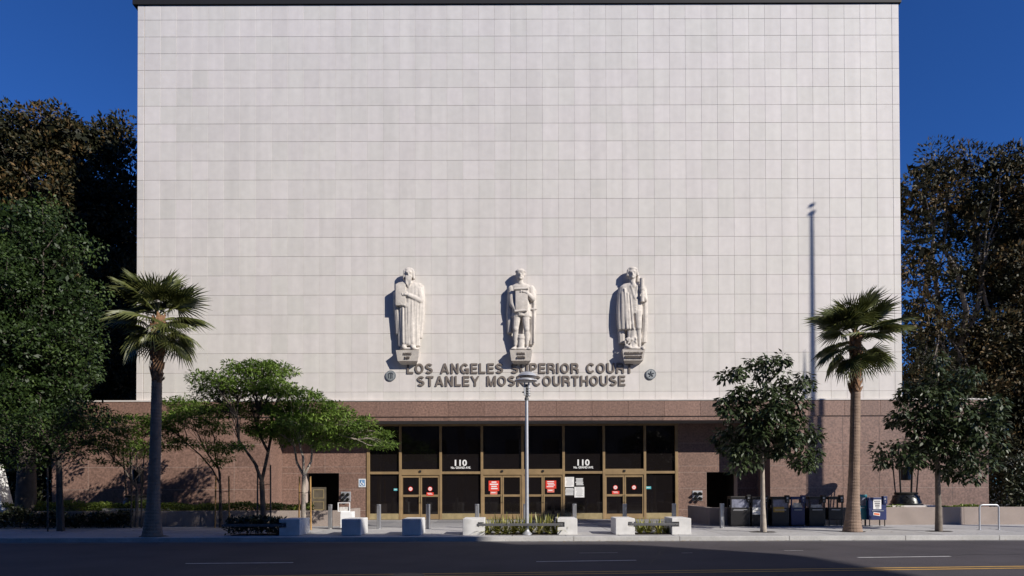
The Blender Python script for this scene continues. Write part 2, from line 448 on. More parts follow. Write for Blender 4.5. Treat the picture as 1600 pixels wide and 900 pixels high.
# back wall of the recess
DX = lambda px: ax(px, D_DOOR)
DZ = lambda py: az(py, D_DOOR)
fx0, fx1 = DX(575), DX(1058)
lo0, lo1 = DX(477), DX(529.5)                  # left service opening
ro0, ro1 = DX(1104), DX(1152)                  # right service opening
zo = DZ(738.5)
ztop = ZS+.02
back = cpart(MB().box(RX0-.03, lo0, D_DOOR+.009, D_DOOR+.5, 0, ztop).box(lo1, fx0-.02, D_DOOR+.009, D_DOOR+.5, 0, ztop).box(lo0, lo1, D_DOOR+.009, D_DOOR+.5, zo, ztop)
             .box(fx1+.02, ro0, D_DOOR+.009, D_DOOR+.5, 0, ztop).box(ro1, RX1+.03, D_DOOR+.009, D_DOOR+.5, 0, ztop).box(ro0, ro1, D_DOOR+.009, D_DOOR+.5, zo, ztop), 'recess_wall', M['mortar'])
def bgran(x0, x1, z0, z1):
    return put_panel('granite_panel', x0, x1, z0, z1, D_DOOR, M['granite'], back, .014, .014, .03, .001, .004)
zr2 = [ztop, DZ(693), DZ(728.7), DZ(763.5), DZ(797), 0.0]
for (a, b, o0, o1) in ((RX0, fx0-.02, lo0, lo1), (fx1+.02, RX1, ro0, ro1)):
    for k in range(5):
        z1, z0 = zr2[k], zr2[k+1]
        if z0 >= zo:
            xs = split(a, b, gw)
            for p, q in zip(xs[:-1], xs[1:]): bgran(p, q, z0, z1)
        else:
            zz = min(z1, zo)
            if z1 > zo + .02:
                for p, q in zip(*(lambda s: (s[:-1], s[1:]))(split(a, b, gw))): bgran(p, q, zo, z1)
            for (p, q) in ((a, o0), (o1, b)):
                if q-p > .1:
                    xs = split(p, q, gw)
                    for u, v in zip(xs[:-1], xs[1:]): bgran(u, v, z0, zz)
# service openings: dark lined alcoves, a panelled metal door at the left one
for (o0, o1) in ((lo0, lo1), (ro0, ro1)):
    cpart(MB().box(o0-.05, o0, D_DOOR+.5, D_DOOR+2.2, 0, zo+.05).box(o1, o1+.05, D_DOOR+.5, D_DOOR+2.2, 0, zo+.05).box(o0-.05, o1+.05, D_DOOR+2.2, D_DOOR+2.3, 0, zo+.05).box(o0-.05, o1+.05, D_DOOR+.5, D_DOOR+2.3, zo+.051, zo+.1), 'alcove', M['dark'], back)
sd_ = MB().box(DX(484), DX(507), D_DOOR+.25, D_DOOR+.31, 0, DZ(760.5))
sdo = cpart(sd_, 'service_door', mat('dull_metal_door', (.16, .135, .10), .5, .2, 4, metal=.4), back)
x0, x1 = DX(487), DX(504)
fm = MB()
for za, zb in ((DZ(764), DZ(778)), (DZ(783), DZ(797)), (.12, .52)):
    lo_, hi_ = min(za, zb), max(za, zb)
    fm.box(x0, x1, D_DOOR+.235, D_DOOR+.249, hi_-.03, hi_).box(x0, x1, D_DOOR+.235, D_DOOR+.249, lo_, lo_+.03).box(x0, x0+.03, D_DOOR+.235, D_DOOR+.249, lo_+.03, hi_-.03).box(x1-.03, x1, D_DOOR+.235, D_DOOR+.249, lo_+.03, hi_-.03)
fm.build('door_moulding', M['brass_pale'], court)

# entrance glazing: eight bays between brass mullions
bays = [DX(p) for p in (575.5, 625.5, 688.5, 753, 816.5, 880.5, 943.5, 1007.5, 1057)]
zt_hi, zt_lo = DZ(733), DZ(744)                 # header band over doors
zb_hi, zb_lo = DZ(736.5), DZ(740.5)             # thin transom bar
YF = D_DOOR
for i, x in enumerate(bays):
    w = .075 if i in (0, 8) else .062
    cpart(MB().rbox(x-w, x+w, YF-.05, YF+.12, 0, ztop-.005, .012), 'mullion', M['brass'])
def pane(x0, x1, z0, z1, name='glass_pane', y=YF+.05, parent=court):
    return cpart(MB().box(x0, x1, y, y+.012, z0, z1), name, M['glass'], parent)
def leaf(x0, x1, z1, handle):
    fr = .07
    d = cpart(MB().box(x0, x0+fr, YF-.02, YF+.05, .02, z1).box(x1-fr, x1, YF-.02, YF+.05, .02, z1)
              .box(x0+fr, x1-fr, YF-.018, YF+.048, z1-.09, z1).box(x0+fr, x1-fr, YF-.018, YF+.048, DZ(776), DZ(772.5))
              .box(x0+fr, x1-fr, YF-.018, YF+.048, .02, DZ(803)), 'door_leaf', M['brass'])
    pane(x0+fr, x1-fr, DZ(772.5), z1-.09, 'glass_pane', YF+.012, d)
    pane(x0+fr, x1-fr, DZ(803), DZ(776), 'glass_pane', YF+.012, d)
    hx = x1-.035 if handle > 0 else x0+.035
    cpart(MB().tube([(hx, YF-.02, .85), (hx, YF-.07, .87), (hx, YF-.07, 1.2), (hx, YF-.02, 1.22)], [.014]*4, 8), 'handle', M['brass_pale'], d)
for i in range(8):
    x0, x1 = bays[i]+.062, bays[i+1]-.062
    pane(x0, x1, zt_hi if i in (1, 3, 4, 6) else zb_hi, ztop-.005)
    # top shadowed transom under the soffit
    cpart(MB().box(x0, x1, YF-.03, YF+.045, ztop-.12, ztop-.006), 'head_bar', M['brass'])
    if i in (0, 2, 5, 7):
        cpart(MB().rbox(x0, x1, YF-.035, YF+.1, zb_lo, zb_hi, .01), 'transom', M['brass'])
        pane(x0, x1, DZ(802), zb_lo)
        cpart(MB().rbox(x0, x1, YF-.03, YF+.1, .01, DZ(802), .01), 'kick_plate', M['brass_pale'])
    else:
        hb = cpart(MB().rbox(x0, x1, YF-.05, YF+.1, DZ(742), zt_hi, .01), 'door_header', M['brass'])
        cpart(MB().rbox((x0+x1)/2-.05, (x0+x1)/2+.05, YF-.10, YF-.051, DZ(737.5), DZ(734.5), .01), 'door_sensor', M['dark'], hb)
        xm = (x0+x1)/2
        leaf(x0, xm-.008, DZ(743), 1); leaf(xm+.008, x1, DZ(743), -1)
cpart(MB().box(RX0-.03, RX1+.03, D_DOOR+2.4, D_DOOR+2.5, 0, ztop+.2), 'inner_wall', M['dark'])
# ------------------------------------------------------------------ lettering
def glyphs(text, height, width, bold=0.0, spacing=1.0, wordgap=None):
    """per-character outline meshes of a line, scaled to a cap height and a total width; returns list of (char, mesh, x-offset)"""
    cu = bpy.data.curves.new('t', 'FONT'); cu.body = text; cu.size = 1; cu.offset = bold; cu.space_character = spacing
    if wordgap: cu.space_word = wordgap
    cu.resolution_u = 4
    o = bpy.data.objects.new('t', cu); COL.objects.link(o)
    bpy.context.view_layer.update()
    bb = o.bound_box; W = bb[6][0]-bb[0][0]; x_off = bb[0][0]; H = max(p[1] for p in bb) ; H0 = min(p[1] for p in bb)
    bpy.data.objects.remove(o)
    return cu, width/W, height/(H-H0), x_off, H0
def text_mesh(text, x0, x1, z0, z1, y, depth, bold, spacing=1.0, wordgap=None):
    """extruded text as one mesh in world coordinates standing on plane y facing -y"""
    cu, sx, sz, xo, h0 = glyphs(text, z1-z0, x1-x0, bold, spacing, wordgap)
    cu.extrude = .5
    o = bpy.data.objects.new('t', cu); COL.objects.link(o); bpy.context.view_layer.update()
    me = bpy.data.meshes.new_from_object(o.evaluated_get(bpy.context.evaluated_depsgraph_get()))
    bpy.data.objects.remove(o); bpy.data.curves.remove(cu)
    n = len(me.vertices); a = np.empty(n*3, 'f'); me.vertices.foreach_get('co', a); a = a.reshape(-1, 3)
    b = np.empty_like(a); b[:, 0] = x0+(a[:, 0]-xo)*sx; b[:, 1] = y-(a[:, 2]+.5)*depth; b[:, 2] = z0+(a[:, 1]-h0)*sz
    me.vertices.foreach_set('co', b.ravel()); me.materials.clear(); me.update()
    return me
def islands(me):
    """split a text mesh into letters by x-overlap of connected pieces"""
    bm = bmesh.new(); bm.from_mesh(me); seen = set(); out = []
    for v in bm.verts:
        if v in seen: continue
        st = [v]; comp = []
        seen.add(v)
        while st:
            q = st.pop(); comp.append(q)
            for e in q.link_edges:
                w = e.other_vert(q)
                if w not in seen: seen.add(w); st.append(w)
        out.append(comp)
    groups = []
    for comp in sorted(out, key=lambda c: min(v.co.x for v in c)):
        lo, hi = min(v.co.x for v in comp), max(v.co.x for v in comp)
        if groups and lo < groups[-1][1]-.02: groups[-1][1] = max(hi, groups[-1][1]); groups[-1][2].append(comp)
        else: groups.append([lo, hi, [comp]])
    res = []
    for lo, hi, comps in groups:
        vs = [v for c in comps for v in c]; idx = {v: i for i, v in enumerate(vs)}
        fs = set(f for v in vs for f in v.link_faces)
        res.append(([v.co.copy() for v in vs], [[idx[v] for v in f.verts] for f in fs]))
    bm.free(); return res
def arc(cx, cz, rx, rz, a0, a1, n=12):
    return [(cx+rx*math.cos(R(a0+(a1-a0)*k/n)), cz+rz*math.sin(R(a0+(a1-a0)*k/n))) for k in range(n+1)]
TH = .19; h_ = TH/2
def ring_pts(w): return arc(w/2, .5, w/2-h_, .5-h_, 90, 450, 26)
GLYPH = {   # heavy sans capitals: advance width and the centre lines of their strokes
 'L': (.62, [[(h_, 0), (h_, 1)], [(h_, h_), (.62, h_)]]),
 'O': (.84, [ring_pts(.84)]),
 'S': (.74, [arc(.37, .715, .265, .185, 25, 270, 12)[:-1]+arc(.37, .295, .265, .19, 90, -155, 12)]),
 'A': (.84, [[(.08, -.05), (.42, 1.03)], [(.76, -.05), (.42, 1.03)], [(.2, .3), (.64, .3)]]),
 'N': (.76, [[(h_, 0), (h_, 1)], [(.76-h_, 0), (.76-h_, 1)], [(h_, 1.0), (.76-h_, 0.0)]]),
 'G': (.84, [arc(.42, .5, .42-h_, .5-h_, 38, 345, 22), [(.44, .42), (.84, .42)], [(.755, .42), (.755, .0)]]),
 'E': (.66, [[(h_, 0), (h_, 1)], [(h_, h_), (.66, h_)], [(h_, .51), (.62, .51)], [(h_, 1-h_), (.66, 1-h_)]]),
 'U': (.76, [[(h_, 1), (h_, .36)]+arc(.38, .36, .38-h_, .36-h_, 180, 360, 12)[1:]+[(.76-h_, 1)]]),
 'P': (.72, [[(h_, 0), (h_, 1)], [(h_, 1-h_), (.44, 1-h_)]+arc(.44, .68, .28-h_*1.0, .32-h_, 90, -90, 10)[1:-1]+[(.44, .36+h_), (h_, .36+h_)]]),
 'R': (.76, [[(h_, 0), (h_, 1)], [(h_, 1-h_), (.45, 1-h_)]+arc(.45, .70, .28-h_, .30-h_, 90, -90, 10)[1:-1]+[(.45, .40+h_), (h_, .40+h_)], [(.40, .46), (.66, .34), (.665, 0)]]),
 'I': (.21, [[(h_, 0), (h_, 1)]]),
 'C': (.82, [arc(.42, .5, .42-h_, .5-h_, 36, 324, 22)]),
 'T': (.70, [[(.35, 0), (.35, 1)], [(0, 1-h_), (.70, 1-h_)]]),
 'Y': (.80, [[(.06, 1.05), (.40, .42)], [(.74, 1.05), (.40, .42)], [(.40, 0), (.40, .48)]]),
 'M': (.92, [[(h_, 0), (h_, 1)], [(.92-h_, 0), (.92-h_, 1)], [(.12, 1.02), (.46, -.02)], [(.80, 1.02), (.46, -.02)]]),
 'K': (.80, [[(h_, 0), (h_, 1)], [(.12, .36), (.72, 1.06)], [(.30, .52), (.74, -.06)]]),
 'H': (.76, [[(h_, 0), (h_, 1)], [(.76-h_, 0), (.76-h_, 1)], [(h_, .5), (.76-h_, .5)]])}
def stroke(mb, pts, sx, sz, x0, z0, y, depth):
    n = len(pts); L_ = []; R_ = []
    closed = (abs(pts[0][0]-pts[-1][0]) < 1e-6 and abs(pts[0][1]-pts[-1][1]) < 1e-6)
    for k, p in enumerate(pts):
        a = pts[k-1] if k > 0 else (pts[-2] if closed else None); b = pts[k+1] if k < n-1 else (pts[1] if closed else None)
        d = Vector((0, 0))
        if a: d += Vector((p[0]-a[0], p[1]-a[1])).normalized()
        if b: d += Vector((b[0]-p[0], b[1]-p[1])).normalized()
        d.normalize(); q = Vector((-d.y, d.x))
        m = 1.0
        if a and b:
            c = Vector((b[0]-p[0], b[1]-p[1])).normalized().dot(d); m = 1/max(.6, c)
        for S_, sg in ((L_, 1), (R_, -1)):
            S_.append((x0+(p[0]+sg*q.x*h_*m)*sx, z0+min(1, max(0, p[1]+sg*q.y*h_*m))*sz))
    base = len(mb.v)
    for k in range(n):
        mb.v += [(L_[k][0], y-depth, L_[k][1]), (R_[k][0], y-depth, R_[k][1]), (L_[k][0], y, L_[k][1]), (R_[k][0], y, R_[k][1])]
    for k in range(n-1):
        a = base+4*k; b = a+4
        mb.f += [(a, a+1, b+1, b), (a, b, b+2, a+2), (a+1, a+3, b+3, b+1)]
    if not closed:
        e = base+4*(n-1); mb.f += [(base, base+2, base+3, base+1), (e, e+1, e+3, e+2)]
def sign_line(text, px0, px1, py_top, py_bot, label, *_):
    y = D_WHITE-.012
    x0, x1 = ax(px0, y, 585), ax(px1, y, 585); z1, z0 = az(py_top, y), az(py_bot, y)
    root = thing('wall_lettering', label, 'sign', (x0, D_WHITE, z0))
    GAP, WORD = .17, .58
    tot = sum((WORD if c == ' ' else GLYPH[c][0]+GAP) for c in text)-GAP; sx = (x1-x0)/tot; cur = 0.0
    for c in text:
        if c == ' ': cur += WORD; continue
        w, strokes = GLYPH[c]; mb = MB()
        for k, st in enumerate(strokes): stroke(mb, st, sx, z1-z0, x0+cur*sx, z0, y, .036-.0015*k)
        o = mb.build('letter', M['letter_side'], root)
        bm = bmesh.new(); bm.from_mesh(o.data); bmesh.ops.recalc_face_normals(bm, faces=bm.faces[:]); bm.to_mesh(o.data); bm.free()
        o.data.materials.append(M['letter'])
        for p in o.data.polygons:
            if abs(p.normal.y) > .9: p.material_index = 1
        xm = x0+cur*sx+(h_*sx if c not in 'AOSGCTY' else .42*sx); zm = z0+(z1-z0)*(.5 if c not in 'OSGCA' else .06 if c != 'A' else .3)
        MB().tube([(xm, y-.001, zm), (xm, D_WHITE+.01, zm)], [.012, .012], 6).build('mounting_pin', M['letter_side'], o)
        cur += w+GAP
sign_line('LOS ANGELES SUPERIOR COURT', 636, 989, 567.6, 583.6, 'raised bronze letters reading LOS ANGELES SUPERIOR COURT, upper line', .022, 1.12, 1.25)
sign_line('STANLEY MOSK COURTHOUSE', 652, 977, 587.3, 603.3, 'raised bronze letters reading STANLEY MOSK COURTHOUSE, lower line', .022, 1.12, 1.25)

def glass_text(text, px0, px1, py0, py1, label, bold=.0):
    y = YF+.047
    me = text_mesh(text, DX(px0), DX(px1), DZ(py1), DZ(py0), y, .004, bold, 1.0)
    return me
for cx, side in ((720, 'left'), (912, 'right')):
    root = thing('door_number', 'white street number 110 on the dark glass %s of the lamp post' % side, 'number', (DX(cx), YF, DZ(732)))
    for nm, tx, a, b, c_, d_, bo in (('numerals', '110', cx-9.5, cx+9.5, 718, 727.8, .03), ('street_name', 'No. GRAND AVE.', cx-15.5, cx+15.5, 728.6, 732.2, .03)):
        me = glass_text(tx, a, b, c_, d_, '', bo)
        if nm == 'numerals':
            for vs_, fs_ in islands(me): MB().add(vs_, fs_).build('numeral', M['white'], root)
            continue
        org = root.location
        for v in me.vertices: v.co -= org
        tag(link(nm, me, M['white'], root), kind='stuff')

# notices taped to the glass
def notice(px0, px1, py0, py1, m, label, lines, ink, name='notice', y=YF+.04, cat='notice', rim=None):
    if m in (M['red'], bpy.data.materials.get('pale_red')) and y > YF: y = YF+.003
    x0, x1, z1, z0 = DX(px0), DX(px1), DZ(py0), DZ(py1)
    root = thing(name, label, cat, ((x0+x1)/2, y, z0))
    MB().box(x0, x1, y, y+.004, z0, z1).build('sheet', m, root)
    h = z1-z0; w = x1-x0
    for (f0, f1, u0, u1) in lines:
        MB().box(x0+w*u0, x0+w*u1, y-.002, y-.0005, z1-h*f1, z1-h*f0).build('print_line', ink, root)
    return root
def para(n, top=.08, bot=.92, th=.5, rag=.18, seed=1, l=.1, r=.9):
    rr = random.Random(seed); st = (bot-top)/n
    return [(top+i*st, top+i*st+st*th, l+rr.uniform(0, rag), r-rr.uniform(0, rag)) for i in range(n)]
notice(763.5, 780, 751, 767, M['red'], 'red notice with white print on the door left of the lamp post, larger one', para(4, th=.55, seed=2), M['white'])
notice(766, 777, 767.5, 772.5, mat('pale_red', (.75, .20, .15), .5), 'small pale red strip under the red notice left of the lamp post', para(1, .3, .8), M['white'])
notice(852.5, 869, 751, 763.5, M['red'], 'red notice with white lines on the door right of the lamp post, larger one', para(4, th=.5, seed=3), M['white'])
notice(855, 866, 763.9, 769.5, bpy.data.materials['pale_red'], 'small pale red strip under the red notice right of the lamp post', para(1, .3, .8), M['white'])
notice(882, 897, 745.5, 761, M['paper'], 'white printed sheet at upper left of four taped beside the right doors', para(8, th=.3, seed=4), M['ink'])
notice(899, 912, 746.5, 760, M['dark'], 'black sheet with white print at upper right of four taped sheets', para(6, th=.62, rag=.12, seed=5, l=0, r=1), M['white'])
notice(883, 897, 761.8, 775.5, M['dark'], 'black sheet with white print at lower left of four taped sheets', para(6, th=.62, rag=.08, seed=6, l=0, r=1), M['white'])
notice(897.6, 913, 761, 777.5, M['paper'], 'white printed sheet at lower right of four taped beside the right doors', para(8, th=.3, seed=8), M['ink'])
def disc_notice(px, py, label):
    x, z = DX(px), DZ(py); y = YF+.0
    root = thing('warning_disc', label, 'sticker', (x, y, z))
    for nm, r0, m, yy in (('rim', .115, M['red'], y), ('face', .085, M['white'], y-.003)):
        n = 24; pts = [(x+r0*math.cos(2*math.pi*i/n), z+r0*math.sin(2*math.pi*i/n)) for i in range(n)]
        MB().prism(pts, yy, yy+.0025).build(nm, m, root)
    for s in (-1, 1): MB().box(x-.05, x+.05, y-.0045, y-.0032, z+s*.022-.009, z+s*.022+.009).build('print_line', M['red'], root)
disc_notice(641.5, 763.5, 'round red and white sticker on the leftmost door leaf')
disc_notice(672, 763.5, 'round red and white sticker on the second door leaf from left')
disc_notice(961.5, 762, 'round red and white sticker on the second door leaf from right')
disc_notice(990.5, 762, 'round red and white sticker on the rightmost door leaf')
notice(666.5, 677.5, 769, 774, M['red'], 'small red sticker under the round one on the second leaf from left', para(2, .2, .8), M['white'], y=YF-.03)
notice(956, 967.5, 767.5, 772.5, M['red'], 'small red sticker under the round one on the second leaf from right', para(2, .2, .8), M['white'], y=YF-.03)
notice(615, 621.5, 762.8, 766.3, M['teal'], 'small teal sticker on the leftmost glass pane', para(1, .3, .7), M['white'], 'sticker', cat='sticker')
notice(1009.5, 1017.5, 760.5, 764.5, M['teal'], 'small teal sticker on the glass pane at right end', para(1, .3, .7), M['white'], 'sticker', cat='sticker')

# accessibility sign on the granite
def access_sign():
    y = D_DOOR-.012
    x0, x1, z1, z0 = DX(560.5), DX(571.5), DZ(747.5), DZ(760.5)
    root = thing('access_sign', 'square blue and white wheelchair sign on the granite left of the doors', 'sign', ((x0+x1)/2, y, z0))
    MB().box(x0, x1, y-.008, y+.012, z0, z1).build('plate', M['white'], root)
    w = x1-x0; h = z1-z0; g = .04
    MB().box(x0+g, x1-g, y-.0105, y-.0085, z0+g, z1-g).build('field', mat('pale_blue_sign', (.16, .30, .50), .5), root)
    cx, cz = (x0+x1)/2, (z0+z1)/2; s = w*.78; yy = y-.014
    pts = [(cx-.02*s+.30*s*math.cos(a), cz-.16*s+.30*s*math.sin(a)) for a in [R(150)+R(210)*i/14 for i in range(15)]]
    MB().tube([(p[0], yy, p[1]) for p in pts], [.018]*len(pts), 6).build('wheel', M['white'], root)
    MB().tube([(cx-.12*s, yy, cz+.30*s), (cx-.08*s, yy, cz-.04*s), (cx+.16*s, yy, cz-.06*s), (cx+.27*s, yy, cz-.34*s)], [.022]*4, 6).build('figure', M['white'], root)
    MB().lathe([(.0, -.004), (.032, -.004), (.032, .004), (.0, .004)], (cx-.13*s, yy, cz+.40*s), 10).build('head', M['white'], root)
access_sign()

# wall medallions
def medallion(px, py, label, kind):
    D = D_WHITE-.03; c = at(px, py, D); root = thing('seal', label, 'seal', (c.x, D_WHITE, c.z))
    r = 8.2*.0303; n = 32
    ring = lambda rr, y0, y1: MB().prism([(c.x+rr*math.cos(2*math.pi*i/n), c.z+rr*math.sin(2*math.pi*i/n)) for i in range(n)], y0, y1)
    ring(r, D-.03, D_WHITE-.001).build('rim', mat('blue_grey_bronze_'+kind, (.17, .19, .205), .5, .3, 14, metal=.2), root)
    ring(r*.84, D-.036, D-.0305).build('field', mat('pale_bronze_'+kind, (.30, .32, .33), .5, .35, 16, metal=.2), root)
    dk = mat('seal_relief_'+kind, (.06, .07, .08), .5)
    if kind == 'temple':
        MB().box(c.x-.12, c.x-.075, D-.05, D-.0365, c.z-.13, c.z+.06).box(c.x-.02, c.x+.025, D-.05, D-.0365, c.z-.15, c.z+.06).box(c.x+.06, c.x+.10, D-.05, D-.0365, c.z-.13, c.z+.06).prism([(c.x-.15, c.z+.075), (c.x+.14, c.z+.075), (c.x+.06, c.z+.15), (c.x-.06, c.z+.14)], D-.05, D-.0365).build('relief', dk, root)
    else:
        mb = MB()
        for k in range(5):
            a = R(90+72*k); b = R(90+72*k+144)
            mb.tube([(c.x+.14*math.cos(a), D-.043, c.z+.14*math.sin(a)), (c.x+.05*math.cos(b), D-.043, c.z+.05*math.sin(b))], [.028, .02], 6)
        mb.build('relief', dk, root)
medallion(610.5, 587, 'round bronze seal on the cream wall left of the lettering', 'temple')
medallion(1017, 584.8, 'round bronze seal on the cream wall right of the lettering', 'figure')

# fire department connections
def standpipe(px, py, label):
    c = at(px, py, D_DOOR); root = thing('standpipe', label, 'standpipe', (c.x, D_DOOR, c.z))
    MB().rbox(c.x-.25, c.x+.25, D_DOOR-.03, D_DOOR+.005, c.z-.25, c.z+.25, .02).build('plate', M['galv'], root)
    for sx in (-.12, .12):
        for sz in (-.12, .12):
            p = Vector((c.x+sx, D_DOOR-.03, c.z+sz))
            o = MB().tube([p, p+Vector((0, -.09, -.01)), p+Vector((0, -.14, -.03))], [.075, .072, .068], 14).build('inlet', M['bronze'], root, True)
            MB().tube([p+Vector((0, -.141, -.03)), p+Vector((0, -.175, -.04))], [.086, .08], 8).build('cap', M['bronze'], o)
standpipe(540.5, 776, 'four-inlet standpipe plate on the granite left of the doors')
standpipe(1089.5, 774.5, 'four-inlet standpipe plate on the granite right of the doors')

# ------------------------------------------------------------------ statues
class SC(MB):
    """overlapping closed pieces, fused by a voxel remesh into one carved figure"""
    def ell(s, c, r, n=14, m=10, rot=None):
        base = len(s.v); c = Vector(c)
        for i in range(m+1):
            th = math.pi*i/m
            for k in range(n):
                ph = 2*math.pi*k/n
                p = Vector((r[0]*math.sin(th)*math.cos(ph), r[1]*math.sin(th)*math.sin(ph), r[2]*math.cos(th)))
                if rot: p = rot @ p
                s.v.append(tuple(c+p))
        for i in range(m):
            for k in range(n):
                a = base+i*n+k; b = base+i*n+(k+1) % n
                s.f.append((a, a+n, b+n, b))
        return s
    def cap(s, p, q, r0, r1, n=10):
        p, q = Vector(p), Vector(q)
        s.tube([p+(p-q).normalized()*r0*.6, p, p.lerp(q, .5), q, q+(q-p).normalized()*r1*.6], [r0*.6, r0, (r0+r1)/2, r1, r1*.6], n)
        return s
    def robe(s, rings, folds=11, amp=.05, n=72, phase=0.0, ph_shift=.0):
        base = len(s.v); m = len(rings)
        for i, (z, cx, cy, rx, ry, af) in enumerate(rings):
            for k in range(n):
                a = 2*math.pi*k/n
                f = abs(math.sin(a*folds/2+phase+ph_shift*z))**.7-.5 + .35*math.sin(a*(folds*.37)+1.3*z+phase)
                g = 1+amp*af*f
                s.v.append((cx+rx*g*math.cos(a), cy+ry*g*math.sin(a), z))
        for i in range(m-1):
            for k in range(n):
                a = base+i*n+k; b = base+i*n+(k+1) % n
                s.f.append((a, b, b+n, a+n))
        s.f.append(tuple(base+k for k in range(n-1, -1, -1))); s.f.append(tuple(base+(m-1)*n+k for k in range(n)))
        return s
    def head(s, c, h, hair='short', beard=False, turn=0.0):
        c = Vector(c); w = h*.36; F = Matrix.Rotation(turn, 3, 'Z')
        P = lambda x, y, z: c+F @ Vector((x*h, y*h, z*h))
        s.ell(c+Vector((0, 0, h*.08)), (w, w*1.12, h*.42)); s.ell(P(0, -.06, -.22), (w*.82, w*.85, h*.27))
        s.cap(P(0, -.40, .04), P(0, -.47, -.10), h*.035, h*.06, 8)                       # nose
        s.cap(P(-.24, -.355, .10), P(-.07, -.415, .10), h*.035, h*.035, 6); s.cap(P(.07, -.415, .10), P(.24, -.355, .10), h*.035, h*.035, 6)   # brows
        s.ell(P(-.14, -.345, .02), (h*.055, h*.04, h*.035), 8, 6); s.ell(P(.14, -.345, .02), (h*.055, h*.04, h*.035), 8, 6)
        s.cap(P(-.09, -.385, -.21), P(.09, -.385, -.21), h*.03, h*.03, 6)                # mouth
        s.ell(P(0, -.33, -.38), (h*.12, h*.10, h*.09), 8, 6)                             # chin
        for sx in (-1, 1): s.ell(P(.37*sx, .02, -.02), (h*.05, h*.09, h*.13), 8, 6)      # ears
        s.cap(P(0, .02, -.3), P(0, .08, -.72), h*.2, h*.26)                              # neck
        if hair == 'long':
            for k in range(11):
                a = R(-100+200*k/10); s.cap(P(.36*math.sin(a), .36*math.cos(a)-.05, .28), P(.44*math.sin(a), .40*math.cos(a), -.42), h*.11, h*.10, 8)
            for k in range(7):
                a = R(-90+30*k); s.cap(P(.05*math.sin(a), .0, .50), P(.34*math.sin(a), -.22*math.cos(a), .36), h*.09, h*.09, 8)
        elif hair == 'queue':
            for k in range(9):
                a = R(-110+220*k/8); s.cap(P(.34*math.sin(a), .34*math.cos(a)-.03, .30), P(.44*math.sin(a), .36*math.cos(a), -.18), h*.12, h*.11, 8)
            s.ell(P(0, .05, .36), (w*1.1, w*1.2, h*.2)); 
        else:
            s.ell(P(0, .04, .22), (w*1.12, w*1.18, h*.3)); s.tube([P(.39*math.sin(R(20*k)), -.41*math.cos(R(20*k)), .24) for k in range(19)], [h*.07]*19, 6)
        if beard:
            for k in range(7):
                x = -.21+.07*k; s.cap(P(x, -.30, -.24), P(x*.9, -.36-.04*math.cos(k), -.95-.25*(1-abs(k-3)/3)), h*.085, h*.05, 8)
            s.ell(P(0, -.26, -.5), (h*.27, h*.17, h*.36))
        return s
    def hand(s, w, d, side, scale=.2, curl=.5):
        """palm with five separate fingers; w wrist, d direction of the fingers, side = thumb side direction"""
        w = Vector(w); d = Vector(d).normalized(); t = Vector(side); t = (t-d*t.dot(d)).normalized(); nrm = d.cross(t)
        s.cap(w, w+d*scale*.45, scale*.20, scale*.24, 8)
        for k, (L_, off) in enumerate(((.50, .21), (.56, .07), (.52, -.07), (.42, -.20))):
            b = w+d*scale*.5+t*scale*off*1.2
            k1 = b+d*scale*L_*.5+nrm*scale*.05; k2 = k1+(d*(1-curl)-nrm*curl).normalized()*scale*L_*.5
            s.cap(b, k1, scale*.075, scale*.07, 6); s.cap(k1, k2, scale*.07, scale*.055, 6)
        b = w+d*scale*.12+t*scale*.20; k1 = b+(d*.5+t*.8).normalized()*scale*.3; s.cap(b, k1, scale*.085, scale*.075, 6); s.cap(k1, k1+(d*.9+t*.2).normalized()*scale*.25, scale*.07, scale*.055, 6)
        return s
    def carve(s, name, parent, voxel=.03):
        o = s.build(name, M['stone'], parent)
        for v_ in o.data.vertices: v_.co.y *= .74
        r = o.modifiers.new('fuse', 'REMESH'); r.mode = 'VOXEL'; r.voxel_size = voxel; r.use_smooth_shade = True
        sm = o.modifiers.new('ease', 'SMOOTH'); sm.factor = .35; sm.iterations = 2
        return o

def pedestal(root, w, lines):
    O = root.location; wt, wb = w/2, w/2*.87
    d0, d1 = .46, .36
    O = Vector(root.location)
    v = [(-wt, -d0, 0), (wt, -d0, 0), (wt, 0, 0), (-wt, 0, 0), (-wb, -d1, -.50), (wb, -d1, -.50), (-wb*.75, 0, -.63), (wb*.75, 0, -.63)]
    v = [Vector(p)+O for p in v]
    ped = MB().add(v, [(0, 3, 2, 1)[::-1], (0, 4, 5, 1)[::1], (4, 6, 7, 5), (1, 5, 7, 2), (0, 3, 6, 4), (3, 2, 7, 6)]).build('pedestal', M['stone'], root)
    bm = bmesh.new(); bm.from_mesh(ped.data); bmesh.ops.recalc_face_normals(bm, faces=bm.faces[:]); bm.to_mesh(ped.data); bm.free()
    for i, (t, ww, zc) in enumerate(lines):
        me = text_mesh(t, O.x-ww/2, O.x+ww/2, O.z+zc-.055, O.z+zc+.055, O.y-d0+.055+(.0 if i == 0 else .0), .05, .03, 1.05)
        for vv in me.vertices: vv.co -= O
        # lean the text with the sloping front face
        for vv in me.vertices: vv.co.y += (-vv.co.z)*.08-.012
        link('inscription', me, M['letter'], ped)

def statue_root(px, label):
    z = az(545.5, D_WHITE-.6); x = ax(px, D_WHITE-.6, 545)
    return thing('statue', label, 'statue', (x, D_WHITE, z))
PX = .0297
